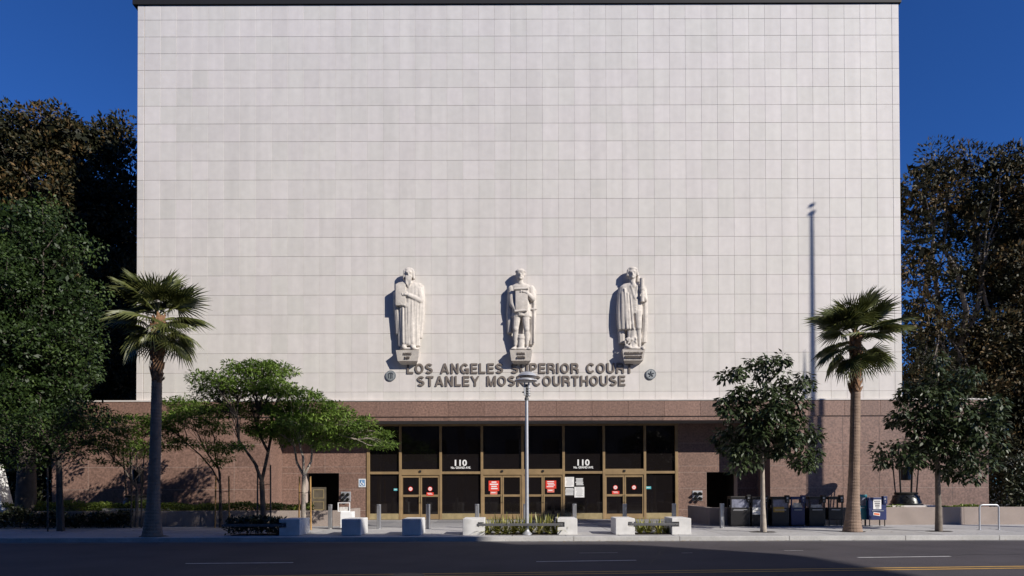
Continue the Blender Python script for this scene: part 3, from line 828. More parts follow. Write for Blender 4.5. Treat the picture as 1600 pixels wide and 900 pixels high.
# 1: bearded law-giver in a long robe with stone tablets
def statue_law():
    root = statue_root(635.8, 'stone statue of a bearded robed man holding tablets, leftmost of three on the wall'); O = Vector(root.location)
    pedestal(root, 37*PX, [('MOSAIC', .40, -.17), ('LAW', .24, -.34)])
    s = SC()
    V = lambda x, y, z: O+Vector((x, y, z))
    c = O
    s.robe([(c.z+.22, c.x+.06, c.y-.30, .50, .30, .9), (c.z+.7, c.x+.05, c.y-.31, .50, .31, 1), (c.z+1.4, c.x+.05, c.y-.31, .50, .31, 1), (c.z+2.1, c.x+.07, c.y-.31, .52, .31, .8), (c.z+2.7, c.x+.09, c.y-.31, .58, .31, .5), (c.z+3.05, c.x+.09, c.y-.30, .60, .28, .3), (c.z+3.25, c.x+.07, c.y-.27, .42, .22, .2), (c.z+3.32, c.x+.05, c.y-.26, .2, .16, .0)], 22, .15, 96, .4)
    # heavy mantle over the right shoulder, falling straight
    s.robe([(c.z+.62, c.x+.40, c.y-.22, .24, .22, 1), (c.z+1.5, c.x+.46, c.y-.24, .28, .25, 1), (c.z+2.5, c.x+.52, c.y-.25, .27, .25, .8), (c.z+3.12, c.x+.50, c.y-.24, .25, .22, .4), (c.z+3.27, c.x+.44, c.y-.22, .15, .14, .2)], 9, .16, 48, 1.0)
    # sleeve and narrow cape at the left
    s.robe([(c.z+.80, c.x-.46, c.y-.22, .13, .16, 1), (c.z+1.6, c.x-.50, c.y-.24, .15, .18, 1), (c.z+2.3, c.x-.56, c.y-.24, .16, .18, .8), (c.z+2.85, c.x-.58, c.y-.24, .12, .16, .4)], 7, .18, 32, .3)
    s.cap(V(-.36, -.30, 3.08), V(-.56, -.36, 2.45), .18, .16); s.cap(V(-.54, -.38, 2.42), V(-.28, -.60, 2.18), .14, .11)
    s.hand(V(-.26, -.62, 2.15), (1, -.05, -.05), (0, 0, 1), .30, .25)
    s.cap(V(.52, -.34, 2.95), V(.60, -.42, 2.38), .20, .16); s.cap(V(.60, -.44, 2.38), V(.05, -.66, 2.60), .15, .10)
    s.hand(V(.02, -.68, 2.62), (-1, -.05, .1), (0, .2, 1), .28, .35)
    s.head(V(.05, -.44, 3.66), .56, 'long', True)
    for x in (-.18, .26): s.ell(V(x, -.50, .13), (.14, .24, .13)); s.cap(V(x, -.40, .1), V(x, -.34, .5), .13, .16)
    s.ell(V(.08, -.42, .07), (.50, .24, .09))
    # long deep pleats
    for x, z0, z1 in ((-.22, .35, 2.0), (-.08, .32, 2.05), (.06, .3, 2.2), (.22, .32, 2.3), (-.02, .32, 1.2)):
        s.cap(V(x, -.60, z1), V(x+.02, -.60, z0), .035, .05, 8)
    s.carve('figure', root, .026)
    t = MB()
    t.rbox(O.x-.56, O.x-.08, O.y-.50, O.y-.32, O.z+2.12, O.z+3.14, .035); 
    t.prism([(O.x-.52, O.z+3.10), (O.x-.12, O.z+3.10), (O.x-.12, O.z+3.17), (O.x-.22, O.z+3.24), (O.x-.42, O.z+3.20), (O.x-.52, O.z+3.14)], O.y-.495, O.y-.325)
    t.build('tablet', M['stone'], root, True)
def statue_charter():
    root = statue_root(814.3, 'stone statue of a bare-legged man unrolling a scroll, middle of three on the wall'); O = Vector(root.location)
    pedestal(root, 36*PX, [('MAGNA', .38, -.17), ('CARTA', .40, -.34)])
    s = SC(); V = lambda x, y, z: O+Vector((x, y, z)); c = O
    for sx, fx in ((-.26, -.30), (.27, .32)):
        s.cap(V(sx*.75, -.34, 1.75), V(sx, -.42, 1.02), .215, .15); s.ell(V(sx, -.46, 1.0), (.14, .15, .15)); s.cap(V(sx, -.42, .95), V(sx*1.05, -.34, .25), .145, .085)
        s.ell(V(sx*1.02, -.28, .70), (.14, .14, .26)); s.cap(V(sx*1.05, -.30, .10), V(fx*1.25, -.60, .06), .11, .075)
        for k in range(5): s.cap(V(fx*1.25-.08+.04*k, -.58, .05), V(fx*1.25-.085+.045*k, -.68, .04), .028, .024, 6)
    s.robe([(c.z+1.62, c.x+.02, c.y-.34, .45, .27, 1), (c.z+1.95, c.x+.02, c.y-.33, .42, .25, .8), (c.z+2.35, c.x+.01, c.y-.32, .38, .24, .3), (c.z+2.8, c.x, c.y-.32, .45, .25, .15), (c.z+3.08, c.x, c.y-.30, .48, .22, .1), (c.z+3.22, c.x, c.y-.28, .28, .17, 0)], 16, .12, 72, .2)
    s.cap(V(-.46, -.30, 3.0), V(-.42, -.40, 2.25), .17, .14); s.cap(V(-.42, -.41, 2.25), V(-.22, -.58, 1.80), .13, .09)
    s.hand(V(-.20, -.60, 1.78), (.8, -.1, -.15), (0, -.2, 1), .28, .5)
    s.cap(V(.46, -.30, 3.0), V(.58, -.38, 2.46), .17, .14); s.cap(V(.58, -.40, 2.45), V(.26, -.62, 2.72), .13, .09)
    s.hand(V(.22, -.64, 2.74), (-.7, -.1, .1), (0, -.2, 1), .28, .6)
    s.head(V(-.02, -.42, 3.62), .58, 'short', False)
    # cape behind, sword at the right, stump between the legs
    s.robe([(c.z+.86, c.x-.52, c.y-.14, .13, .15, 1), (c.z+1.8, c.x-.55, c.y-.15, .14, .16, 1), (c.z+2.9, c.x-.48, c.y-.16, .16, .15, .6), (c.z+3.15, c.x-.40, c.y-.16, .14, .13, .2)], 7, .16, 32, .2)
    s.robe([(c.z+.30, c.x+.50, c.y-.14, .13, .14, 1), (c.z+1.6, c.x+.56, c.y-.15, .15, .16, 1), (c.z+2.9, c.x+.58, c.y-.16, .16, .15, .6), (c.z+3.15, c.x+.46, c.y-.16, .14, .13, .2)], 7, .16, 32, .8)
    s.cap(V(.62, -.34, 2.35), V(.62, -.34, .35), .05, .035, 8); s.cap(V(.48, -.36, 1.98), V(.76, -.36, 1.98), .04, .04, 8)
    s.tube([V(0, -.36, .05), V(0, -.36, .55), V(0, -.36, .56), V(0, -.36, .78)], [.16, .15, .19, .17], 14)
    s.ell(V(0, -.36, .05), (.56, .30, .08))
    s.carve('figure', root, .026)
    t = MB(); t.rbox(O.x-.26, O.x+.32, O.y-.49, O.y-.44, O.z+1.84, O.z+2.88, .015)
    t.tube([(O.x-.32, O.y-.485, O.z+2.88), (O.x+.34, O.y-.485, O.z+2.90)], [.065, .065], 12); t.tube([(O.x-.30, O.y-.49, O.z+1.82), (O.x+.26, O.y-.49, O.z+1.86)], [.06, .06], 12)
    t.build('scroll', M['stone'], root, True)
def statue_declaration():
    root = statue_root(991.3, 'stone statue of a cloaked man shouldering a rolled scroll, rightmost of three on the wall'); O = Vector(root.location)
    pedestal(root, 36*PX, [('DECLARATION OF', .86, -.17), ('INDEPENDENCE', .80, -.34)])
    s = SC(); V = lambda x, y, z: O+Vector((x, y, z)); c = O
    # frock coat and waistcoat
    s.robe([(c.z+1.72, c.x+.08, c.y-.33, .36, .26, .6), (c.z+2.2, c.x+.06, c.y-.34, .36, .26, .4), (c.z+2.75, c.x+.02, c.y-.33, .45, .26, .2), (c.z+3.05, c.x, c.y-.31, .50, .23, .1), (c.z+3.22, c.x, c.y-.28, .28, .18, 0)], 10, .08, 60)
    # legs: right knee breeches and stocking
    s.cap(V(.22, -.38, 1.85), V(.25, -.46, 1.08), .22, .155); s.ell(V(.25, -.48, 1.05), (.15, .15, .13)); s.cap(V(.25, -.44, 1.0), V(.30, -.38, .22), .14, .085); s.ell(V(.26, -.34, .72), (.13, .15, .26)); s.cap(V(.30, -.36, .09), V(.46, -.62, .06), .11, .09)
    s.cap(V(-.14, -.34, 1.8), V(-.16, -.38, 1.0), .21, .15); s.cap(V(-.16, -.36, 1.0), V(-.18, -.34, .2), .14, .1); s.ell(V(-.2, -.48, .1), (.13, .22, .1))
    # great cloak over the left
    s.robe([(c.z+.98, c.x-.30, c.y-.27, .40, .27, 1), (c.z+1.5, c.x-.34, c.y-.28, .40, .30, 1), (c.z+2.1, c.x-.36, c.y-.28, .38, .30, 1), (c.z+2.7, c.x-.38, c.y-.27, .33, .28, .7), (c.z+3.05, c.x-.34, c.y-.26, .28, .23, .3), (c.z+3.2, c.x-.25, c.y-.24, .18, .15, .1)], 11, .15, 72, .5)
    s.robe([(c.z+.36, c.x-.50, c.y-.17, .17, .16, 1), (c.z+1.2, c.x-.52, c.y-.18, .18, .17, 1), (c.z+2.2, c.x-.55, c.y-.18, .16, .16, .7)], 7, .16, 32)
    s.robe([(c.z+.38, c.x+.52, c.y-.16, .15, .15, 1), (c.z+1.4, c.x+.58, c.y-.18, .15, .17, 1), (c.z+2.5, c.x+.58, c.y-.20, .15, .18, .8), (c.z+3.05, c.x+.52, c.y-.20, .15, .15, .3)], 7, .18, 32, .7)
    for x0, x1, z0, z1 in ((-.42, -.30, 1.0, 2.9), (-.28, -.18, 1.0, 2.7), (-.14, -.02, 1.02, 2.6), (-.05, .0, 1.0, 1.8)):
        s.cap(V(x0, -.56, z1), V(x1, -.56, z0), .04, .06, 8)
    # lapels, cravat, buttons
    s.cap(V(-.10, -.52, 3.05), V(.05, -.60, 2.45), .07, .04, 8); s.cap(V(.20, -.52, 3.05), V(.08, -.60, 2.45), .07, .04, 8); s.ell(V(.02, -.52, 3.08), (.12, .1, .16))
    for k in range(6): s.ell(V(.10, -.60, 1.9+.12*k), (.028, .028, .028), 8, 6)
    s.cap(V(.44, -.30, 3.0), V(.58, -.36, 2.42), .17, .14); s.cap(V(.58, -.38, 2.40), V(.48, -.62, 2.50), .13, .1)
    s.hand(V(.46, -.64, 2.44), (-.5, -.3, .5), (0, -.2, 1), .28, .6)
    s.head(V(-.02, -.42, 3.66), .58, 'queue', False, R(-6))
    s.ell(V(.28, -.22, 3.35), (.12, .12, .25))
    # stump with carved foliage by the leg
    s.cap(V(-.02, -.36, .05), V(.02, -.34, 1.0), .22, .19); s.ell(V(0, -.34, .06), (.54, .32, .09))
    rr = random.Random(5)
    for k in range(46):
        x = rr.uniform(-.40, .12); z = rr.uniform(.08, .62)*(1-abs(x+.1)*.5); s.ell(V(x, -.50-rr.uniform(0, .08), z), (.07, .05, .045), 8, 6, Matrix.Rotation(rr.uniform(0, 3), 3, 'Y'))
    s.carve('figure', root, .026)
    MB().tube([V(.40, -.44, zz) for zz in (2.26, 2.80, 2.81, 2.90, 2.91, 3.38)], [.115, .115, .135, .135, .115, .11], 18).build('rolled_scroll', M['stone'], root, True)
statue_law(); statue_charter(); statue_declaration()
# ------------------------------------------------------------------ planters beside the entrance
ORD = ['first', 'second', 'third', 'fourth', 'fifth', 'sixth', 'seventh', 'eighth', 'ninth', 'tenth']
PLX0 = ax(534, D_PLANT); PLX1 = ax(1108, D_PLANT)
def planter(x0, x1, z, label, name='planter_wall'):
    root = thing(name, label, 'planter', ((x0+x1)/2, D_PLANT, 0))
    y1 = D_GRAN-.02
    n = max(1, round((x1-x0)/3.6)); xs = [x0+(x1-x0)*i/n for i in range(n+1)]
    for a, b in zip(xs[:-1], xs[1:]):
        MB().rbox(a+.004, b-.004, D_PLANT, D_PLANT+.26, -.01, z, .012).build('wall_section', M['planter'], root)
    MB().box(x0, x0+.25, D_PLANT+.262, y1, -.01, z-.004).box(x1-.25, x1, D_PLANT+.262, y1, -.01, z-.004).build('end_wall', M['planter'], root)
    MB().box(x0+.26, x1-.26, D_PLANT+.265, y1, -.01, z-.12).build('soil_bed', M['soil'], root)
    return root
planter(-26, PLX0, .66, 'long low aggregate planter wall left of the entrance, with hedge on top')
planter(PLX1, 30, .74, 'long low aggregate planter wall right of the entrance, behind the newspaper racks')

# ------------------------------------------------------------------ bollards
def bollard(x, D, label):
    root = thing('bollard', label, 'bollard', (x, D, 0), 'steel bollards before the entrance')
    r = .085; mb = MB(); n = 20; prof = []
    # fluted shaft: round post with a flat groove at the front and back
    pts = []
    for k in range(n):
        a = 2*math.pi*k/n; rr = r*(.80 if k in (4, 5, 6, 14, 15, 16) else 1.0); pts.append((rr*math.cos(a), rr*math.sin(a)))
    base = len(mb.v)
    for z in (0, .94): mb.v += [(x+p[0], D+p[1], z) for p in pts]
    for k in range(n): mb.f.append((k, (k+1) % n, (k+1) % n+n, k+n))
    mb.f.append(tuple(range(n, 2*n)))
    mb.build('shaft', M['steel'], root)
    MB().lathe([(r*1.06, 0), (r*1.06, .02), (r*.9, .035), (0.001, .035)], (x, D, .94), 20).build('cap', M['steel'], root, True)
    MB().lathe([(r*1.5, 0), (r*1.5, .012), (r*1.02, .02), (r*1.02, .03)], (x, D, 0), 20).build('base_ring', M['steel'], root, True)
bpx = [516, 592, 669, 745.5, 821, 897.5, 976, 1053, 1128]
for i, px in enumerate(bpx):
    bollard(ax(px, D_BOLL, 800), D_BOLL, '%s steel bollard from the left in the row before the doors' % ORD[i])

# ------------------------------------------------------------------ concrete blocks with rails
def block(px0, px1, label, notch=0):
    D = D_BLOCK; x0, x1 = ax(px0, D, 820), ax(px1, D, 820); z = .565
    root = thing('concrete_block', label, 'block', ((x0+x1)/2, D, 0), 'concrete blocks along the kerb')
    mb = MB()
    if notch == 0: mb.rbox(x0, x1, D, D+1.12, 0, z, .018)
    else:
        # an L-shaped notch on one side takes the end of the rail
        zc, zh, dn = .36, .165, .22
        a, b = (x1-.24, x1) if notch > 0 else (x0, x0+.24)
        c, e = (x0, x1-.24) if notch > 0 else (x0+.24, x1)
        pts = [(x0, 0), (x1, 0), (x1, zc-zh/2), (a, zc-zh/2), (a, zc+zh/2), (x1, zc+zh/2), (x1, z), (x0, z)] if notch > 0 else \
              [(x0, 0), (x1, 0), (x1, z), (x0, z), (x0, zc+zh/2), (b, zc+zh/2), (b, zc-zh/2), (x0, zc-zh/2)]
        mb.prism(pts, D, D+dn); mb.box(x0, x1, D+dn, D+1.12, 0, z)
    o = mb.build('body', M['block'], root)
    bv = o.modifiers.new('edge', 'BEVEL'); bv.width = .014; bv.segments = 2; bv.limit_method = 'ANGLE'
    MB().box(x0+.03, x1-.03, D+.03, D+1.09, z+.001, z+.006).build('top_face', M['block'], root)
    return root
block(436, 468, 'concrete block in shade, leftmost of the row along the kerb', -1)
block(533.5, 563.5, 'second concrete block from left, before the white newspaper box', 0)
block(628, 657.5, 'third concrete block from left, partly sunlit', 0)
block(723, 757, 'sunlit concrete block at left end of the bed by the lamp post', 1)
block(871, 902, 'sunlit concrete block at right end of the bed by the lamp post', -1)
block(962, 992, 'sunlit concrete block at left end of the right-hand bed', 1)
block(1050, 1080, 'sunlit concrete block at right end of the right-hand bed', -1)
def railbar(px0, px1, label):
    D = D_BLOCK; x0, x1 = ax(px0, D, 820), ax(px1, D, 820)
    root = thing('rail', label, 'rail', ((x0+x1)/2, D, 0), 'rails between the concrete blocks')
    MB().rbox(x0, x1, D-.02, D+.05, .315, .405, .01).build('bar', M['rail'], root)
    for x in (x0+.08, x1-.08): MB().tube([(x, D-.022, .36), (x, D-.034, .36)], [.018, .015], 8).build('bolt', M['steel'], root)
railbar(745.5, 880, 'flat grey rail across the bed by the lamp post'); railbar(982, 1060, 'flat grey rail across the right-hand bed'); railbar(346, 446, 'dark rail across the shaded shrub bed at left')

# ------------------------------------------------------------------ lamp post
def lamp_post():
    D = 22.3; b = at(823.5, 836, D); x = b.x; zt = az(603, D); zs = az(589, D)
    root = thing('lamp_post', 'slender grey lamp post with two flat disc shades before the centre doors', 'street lamp', (x, D, 0))
    MB().lathe([(.17, 0), (.17, .05), (.11, .10), (.085, .14), (.075, .16)], (x, D, 0), 20).build('base', M['galv'], root, True)
    MB().tube([(x, D, .12), (x, D, 2.0), (x, D, zt-.5)], [.068, .062, .055], 16).build('pole', M['galv'], root, True)
    MB().tube([(x, D, zt-.5), (x, D, zt-.42), (x, D, zt-.40), (x, D, zt+.06)], [.075, .075, .05, .045], 14).build('collar', M['rail'], root)
    for sx in (-.07, .075):
        MB().tube([(x+sx, D-.03, zt-.34), (x+sx, D-.03, zt+.12)], [.032, .03], 10).build('strut', M['galv'], root)
    MB().tube([(x-.16, D, zt-.22), (x-.02, D, zt-.22)], [.022, .022], 8).build('bracket', M['rail'], root)
    for k in range(4):
        MB().lathe([(.06, 0), (.085, .012), (.06, .024)], (x+.06, D, zt-.36+.085*k), 12).build('cooling_ring', M['galv'], root)
    MB().lathe([(.02, .0), (.38, -.03), (.40, -.045), (.39, -.02), (.20, .075), (.02, .10)], (x-.03, D, zs-.10), 28).build('lower_shade', M['galv'], root, True)
    MB().lathe([(.02, .0), (.32, -.02), (.345, -.035), (.33, -.005), (.22, .10), (.10, .125), (.02, .13)], (x+.02, D, zs+.05), 28).build('upper_shade', M['galv'], root, True)
    MB().lathe([(.03, 0), (.10, .0), (.10, .02), (.03, .04)], (x+.03, D, zs+.18), 14).build('finial', M['rail'], root)
lamp_post()

# ------------------------------------------------------------------ bike rack
def bike_rack():
    D = 24.0; x0, x1 = ax(1530.5, D, 810), ax(1560.5, D, 810); zt = .94
    root = thing('bike_rack', 'steel hoop bicycle rack on the pavement at right', 'bike rack', ((x0+x1)/2, D, 0))
    r = .11; pts = [(x0, D, .0), (x0, D, zt-r)]+[(x0+r-r*math.cos(a), D, zt-r+r*math.sin(a)) for a in [R(15*k) for k in range(1, 7)]]+[(x1-r+r*math.sin(a), D, zt-r+r*math.cos(a)) for a in [R(15*k) for k in range(0, 7)]]+[(x1, D, 0)]
    MB().tube(pts, [.03]*len(pts), 12).build('hoop', M['galv'], root, True)
    for x in (x0, x1): MB().lathe([(.085, 0), (.085, .012), (.035, .02), (.033, .03)], (x, D, 0), 16).build('flange', M['galv'], root)
bike_rack()

# ------------------------------------------------------------------ newspaper racks
def newsrack(px, w, h, D, body, label, window='open', card=None, coin=True, papers=True, name='newspaper_rack', legs=True):
    x = ax(px, D, 800); x0, x1 = x-w/2, x+w/2; d = .45; zl = .26 if legs else .06; zw0, zw1 = h-.46, h-.12
    root = thing(name, label, 'newspaper rack', (x, D, 0), 'newspaper racks on the right pavement' if name == 'newspaper_rack' else None)
    o = MB().rbox(x0, x1, D, D+d, zl, zw0, .015)
    for (a, b) in ((x0, x0+.05), (x1-.05, x1)):
        o.box(a, b, D+.012, D+.06, zw0-.01, zw1+.01); o.box(a, b, D+d-.06, D+d-.012, zw0-.01, zw1+.01)
    o.rbox(x0, x1, D, D+d, zw1, h, .02)
    ob = o.build('cabinet', body, root)
    if window == 'glass':
        MB().box(x0+.05, x1-.05, D+.02, D+.026, zw0, zw1).build('window', M['rack_glass'], root)
        MB().box(x0+.05, x1-.05, D+d-.05, D+d-.03, zw0, zw1).build('back_panel', body, root)
    if papers:
        rr = random.Random(int(px)); k = rr.uniform(.10, .24)
        MB().box(x0+.07, x1-.10, D+.05, D+.35, zw0+.001, zw0+k*.5).build('newspaper_stack', M['news'], root)
        MB().add([(x0+.10, D+.03, zw0+.01), (x1-.14, D+.03, zw0+.01), (x1-.14, D+.05, zw0+k), (x0+.10, D+.05, zw0+k)], [(0, 1, 2, 3)]).build('newspaper', M['news'], root)
    if card:
        m, a, b, c_, e = card
        MB().box(x0+w*a, x0+w*b, D-.006, D-.001, h*c_, h*e).build('card', m, root)
    MB().box(x0+.12, x1-.12, D-.02, D-.001, zw0-.10, zw0-.07).build('handle', M['steel'], root)
    if coin:
        c = MB().rbox(x1-.15, x1+.015, D-.05, D+.12, h-.26, h+.06, .015).build('coin_box', body, root)
        MB().box(x1-.115, x1-.045, D-.054, D-.051, h-.10, h-.02).build('coin_plate', M['steel'], c)
        MB().tube([(x1-.08, D-.05, h-.18), (x1-.08, D-.062, h-.18)], [.022, .022], 10).build('coin_return', M['steel'], c)
    if legs:
        for lx in (x0+.05, x1-.05):
            for ly in (D+.05, D+d-.05):
                MB().tube([(lx, ly, .0), (lx, ly, zl+.02)], [.02, .02], 8).build('leg', M['rack_black'], root)
    else:
        MB().box(x0+.03, x1-.03, D+.03, D+d-.03, 0, .07).build('base', M['rack_black'], root)
M['rack_glass'] = mat('rack_window_reflection', (.22, .23, .30), .15, .75, 4, spec=.8)  # pale blue-grey patchy colour paints a reflection into the pane
M['rack_grey'] = mat('dark_grey_rack_paint', (.018, .017, .018), .45, .2, 5)
DN = 26.35
newsrack(1157, .80, 1.24, DN, M['rack_black'], 'black newspaper rack nearest the doors, with silver handle bar', 'glass', (M['steel'], .12, .66, .52, .56), legs=False)
newsrack(1187, .66, 1.22, DN, M['rack_black'], 'black newspaper rack with a white card, behind the slim tree trunk', 'glass', (M['paper'], .05, .60, .40, .64), legs=False)
newsrack(1219.5, .70, 1.22, DN, M['rack_grey'], 'dark newspaper rack with a yellow card on its front', 'glass', (M['gold'], .08, .72, .48, .66), legs=False)
newsrack(1247, .56, 1.22, DN, M['rack_blue'], 'dark blue newspaper rack with open window, right of the yellow card one', 'open', None, legs=False)
newsrack(1277, .66, 1.22, DN, M['rack_black'], 'black newspaper rack with open window below the round shadow', 'open', None, legs=False)
newsrack(1306, .60, 1.22, DN, M['rack_grey'], 'dark grey newspaper rack with open window just left of the right palm', 'open', None, papers=False)
newsrack(1346, .50, 1.30, DN+.1, M['rack_teal'], 'teal newspaper rack half hidden behind the right palm trunk', 'glass', (M['rack_teal'], .1, .9, .5, .6), coin=False)
newsrack(1371.5, .72, 1.18, DN-.1, M['rack_blue'], 'navy blue newspaper box with white poster on thin legs', 'solid', None)
def blue_front():
    root = [o for o in bpy.data.objects if o.get('label', '').startswith('navy blue newspaper box')][0]
    D = DN-.1; x = root.location.x
    MB().box(x-.31, x+.31, D+.001, D+.40, .70, 1.08).build('door', M['rack_blue'], root)
    MB().box(x-.19, x+.14, D-.012, D-.006, .70, 1.09).build('poster', M['paper'], root)
    for k, (a, b) in enumerate(((1.0, 1.05), (.90, .97), (.80, .88), (.73, .77))):
        MB().box(x-.15+.02*k, x+.10-.015*k, D-.015, D-.0125, a, b).build('poster_print', M['ink'], root)
    MB().prism([(x-.19, .46), (x+.08, .42), (x+.09, .55), (x-.18, .58)], D-.012, D-.006).build('sticker', M['paper'], root)
    MB().prism([(x-.16, .48), (x+.06, .45), (x+.065, .525), (x-.155, .55)], D-.016, D-.0125).build('sticker_print', M['orange'], root)
blue_front()
newsrack(541, .46, .70, 25.1, M['white'], 'white newspaper box with open wire top near the left service door', 'solid', None, coin=False, papers=False, name='white_newspaper_box', legs=False)
def white_top():
    root = [o for o in bpy.data.objects if o.get('label', '').startswith('white newspaper box')][0]
    x = root.location.x; D = 25.1
    MB().box(x-.228, x+.228, D+.002, D+.44, .20, .60).build('cabinet_face', M['white'], root)
    a, b = x-.36, x+.12; z0, z1 = .70, 1.06
    MB().box(a, b, D+.1, D+.14, z1-.03, z1).box(a, a+.03, D+.1, D+.14, z0, z1-.03).box(b-.03, b, D+.1, D+.14, z0, z1-.03).box(a+.03, b-.03, D+.1, D+.14, z0, z0+.03).build('display_frame', M['white'], root)
    MB().box(a+.05, b-.05, D+.15, D+.30, z0+.03, z0+.18).build('newspaper_stack', M['news'], root)
white_top()

# ------------------------------------------------------------------ bronze lanterns on the planters
def lantern(px, D, zb, label):
    x = ax(px, D, 770); root = thing('bronze_lantern', label, 'lantern', (x, D, zb))
    MB().rbox(x-1.05, x+1.05, D-.75, D+.75, zb-.16, zb+.06, .02).build('plinth', M['coping'], root)
    MB().lathe([(.66, 0), (.66, .05), (.60, .08), (.56, .22), (.48, .42), (.44, .46), (.47, .50), (.47, .55), (.30, .58), (.05, .58)], (x, D, zb+.06), 28).build('drum', M['bronze'], root, True)
    mb = MB()
    for k in range(12):
        a = 2*math.pi*k/12; b = 2*math.pi*(k+1)/12
        mb.tube([(x+.585*math.cos(a), D+.585*math.sin(a), zb+.18), (x+.50*math.cos(b), D+.50*math.sin(b), zb+.46)], [.022, .02], 6)
        mb.tube([(x+.585*math.cos(b), D+.585*math.sin(b), zb+.18), (x+.50*math.cos(a), D+.50*math.sin(a), zb+.46)], [.022, .02], 6)
    mb.build('lattice_relief', M['bronze'], root)
    zt = zb+2.58
    for k in range(6):
        a = R(30+60*k); MB().tube([(x+.40*math.cos(a), D+.40*math.sin(a), zb+.6), (x+.54*math.cos(a), D+.54*math.sin(a), zt)], [.028, .024], 8).build('post', M['bronze'], root)
    MB().lathe([(.56, 0), (.59, .03), (.58, .06), (.3, .14), (.04, .18)], (x, D, zt), 32).build('canopy', M['bronze'], root, True)
    MB().lathe([(.16, 0), (.20, .03), (.20, .55), (.16, .6)], (x, D, zb+1.15), 16).build('lamp_cylinder', M['bronze'], root, True)
    MB().tube([(x, D, zb+1.75), (x, D, zt+.02)], [.02, .02], 8).build('hanger', M['bronze'], root)
lantern(1415.5, 28.3, .74, 'bronze lantern with latticed drum base on the right planter'); lantern(214, 28.3, .70, 'bronze lantern half hidden behind the left palm trunk')

# ------------------------------------------------------------------ tree stakes
def stakes(px0, px1, D, h, label, m='stake'):
    x0, x1 = ax(px0, D, 800), ax(px1, D, 800); root = thing('tree_stakes', label, 'stakes', ((x0+x1)/2, D, 0))
    for x in (x0, x1): MB().tube([(x, D, 0), (x+random.uniform(-.03, .03), D, h), (x, D, h+.04)], [.032, .03, .012], 8).build('stake', M[m], root)
    MB().tube([(x0, D-.03, h*.72), ((x0+x1)/2, D-.05, h*.70), (x1, D-.03, h*.72)], [.012]*3, 6).build('tie', M['rack_black'], root)
stakes(467, 486, 24.9, 2.05, 'pair of wooden stakes at the sunlit young tree with pale trunk'); stakes(402, 423, 25.0, 2.5, 'pair of dark stakes at the shaded forked tree', 'bark_dark'); stakes(336, 358.5, 26.4, 2.1, 'pair of stakes at the slim tree left of the shrub bed'); stakes(205, 221, 26.5, 2.2, 'pair of stakes at the small tree by the left palm', 'bark_dark'); stakes(75, 97, 24.5, 2.4, 'pair of tall dark stakes at the far left', 'bark_dark')  # the dark-toned pairs carry their shade in the colour

# pale sculpture at the left edge
def sculpture():
    D = 27.9; x = ax(-6, D, 760); root = thing('pale_sculpture', 'pale tapering stone marker on a slab at the far left edge', 'sculpture', (x, D, .62))
    MB().rbox(x-1.2, x+.85, D-.55, D+.55, .60, .80, .02).build('slab', M['block'], root)
    MB().add([(x-.55, D-.35, .80), (x+.52, D-.35, .80), (x+.52, D+.35, .80), (x-.55, D+.35, .80), (x-.2, D-.2, 2.7), (x+.14, D-.2, 2.7), (x+.14, D+.2, 2.7), (x-.2, D+.2, 2.7)], [(0, 3, 2, 1), (4, 5, 6, 7), (0, 1, 5, 4), (1, 2, 6, 5), (2, 3, 7, 6), (3, 0, 4, 7)]).build('marker', M['white'], root)
sculpture()

# ------------------------------------------------------------------ across the street (behind the camera): it throws the shadow on the road
def opposite():
    H = 25.0; k = 1/.95
    yb = 20.2-H*k; xe = 5.5+1.25*H*k; xs = -1.6+1.25*H*k
    root = thing('opposite_building', 'stone building across the street, behind the viewer', 'building', (xe-30, yb, 0))
    n = 14; rr = 9.0
    # plan with a rounded corner toward the street
    pts = [(xe-110, yb+2.8), (xs-1.2, yb+2.8), (xs+.6, yb), (xe-2.6, yb)]+[(xe-2.6+2.6*math.sin(R(90*i/n)), yb-2.4*(1-math.cos(R(90*i/n)))) for i in range(1, n+1)]+[(xe+4.5, yb-30), (xe-110, yb-30)]
    m = len(pts)
    MB().add([(x, y, H-2.0) for x, y in pts]+[(x, y, H) for x, y in pts], [tuple(range(m-1, -1, -1)), tuple(range(m, 2*m))]+[(i, (i+1) % m, (i+1) % m+m, i+m) for i in range(m)]).build('roof_slab', M['far_wall'], root)
    # hall under the overhanging roof, columns along its edge
    MB().box(xe-108, xe-4, yb-28, yb-8, ZR-.05, H-2.002).build('wall', M['far_wall'], root)
    for i in range(12):
        x = xe-5-i*9; MB().box(x-.5, x+.5, yb-2.6, yb-1.6, ZR-.05, H-2.003).build('column', M['far_wall'], root)
    me = MB().box(-1, 1, .0, .06, 0, 2.2).mesh('window'); me.materials.append(M['glass'])
    for f in range(5):
        for i in range(18):
            o = bpy.data.objects.new('window', me); COL.objects.link(o); o.parent = root
            o.location = (24-i*4.6, -7.99, 1.0+f*4.1)
opposite()
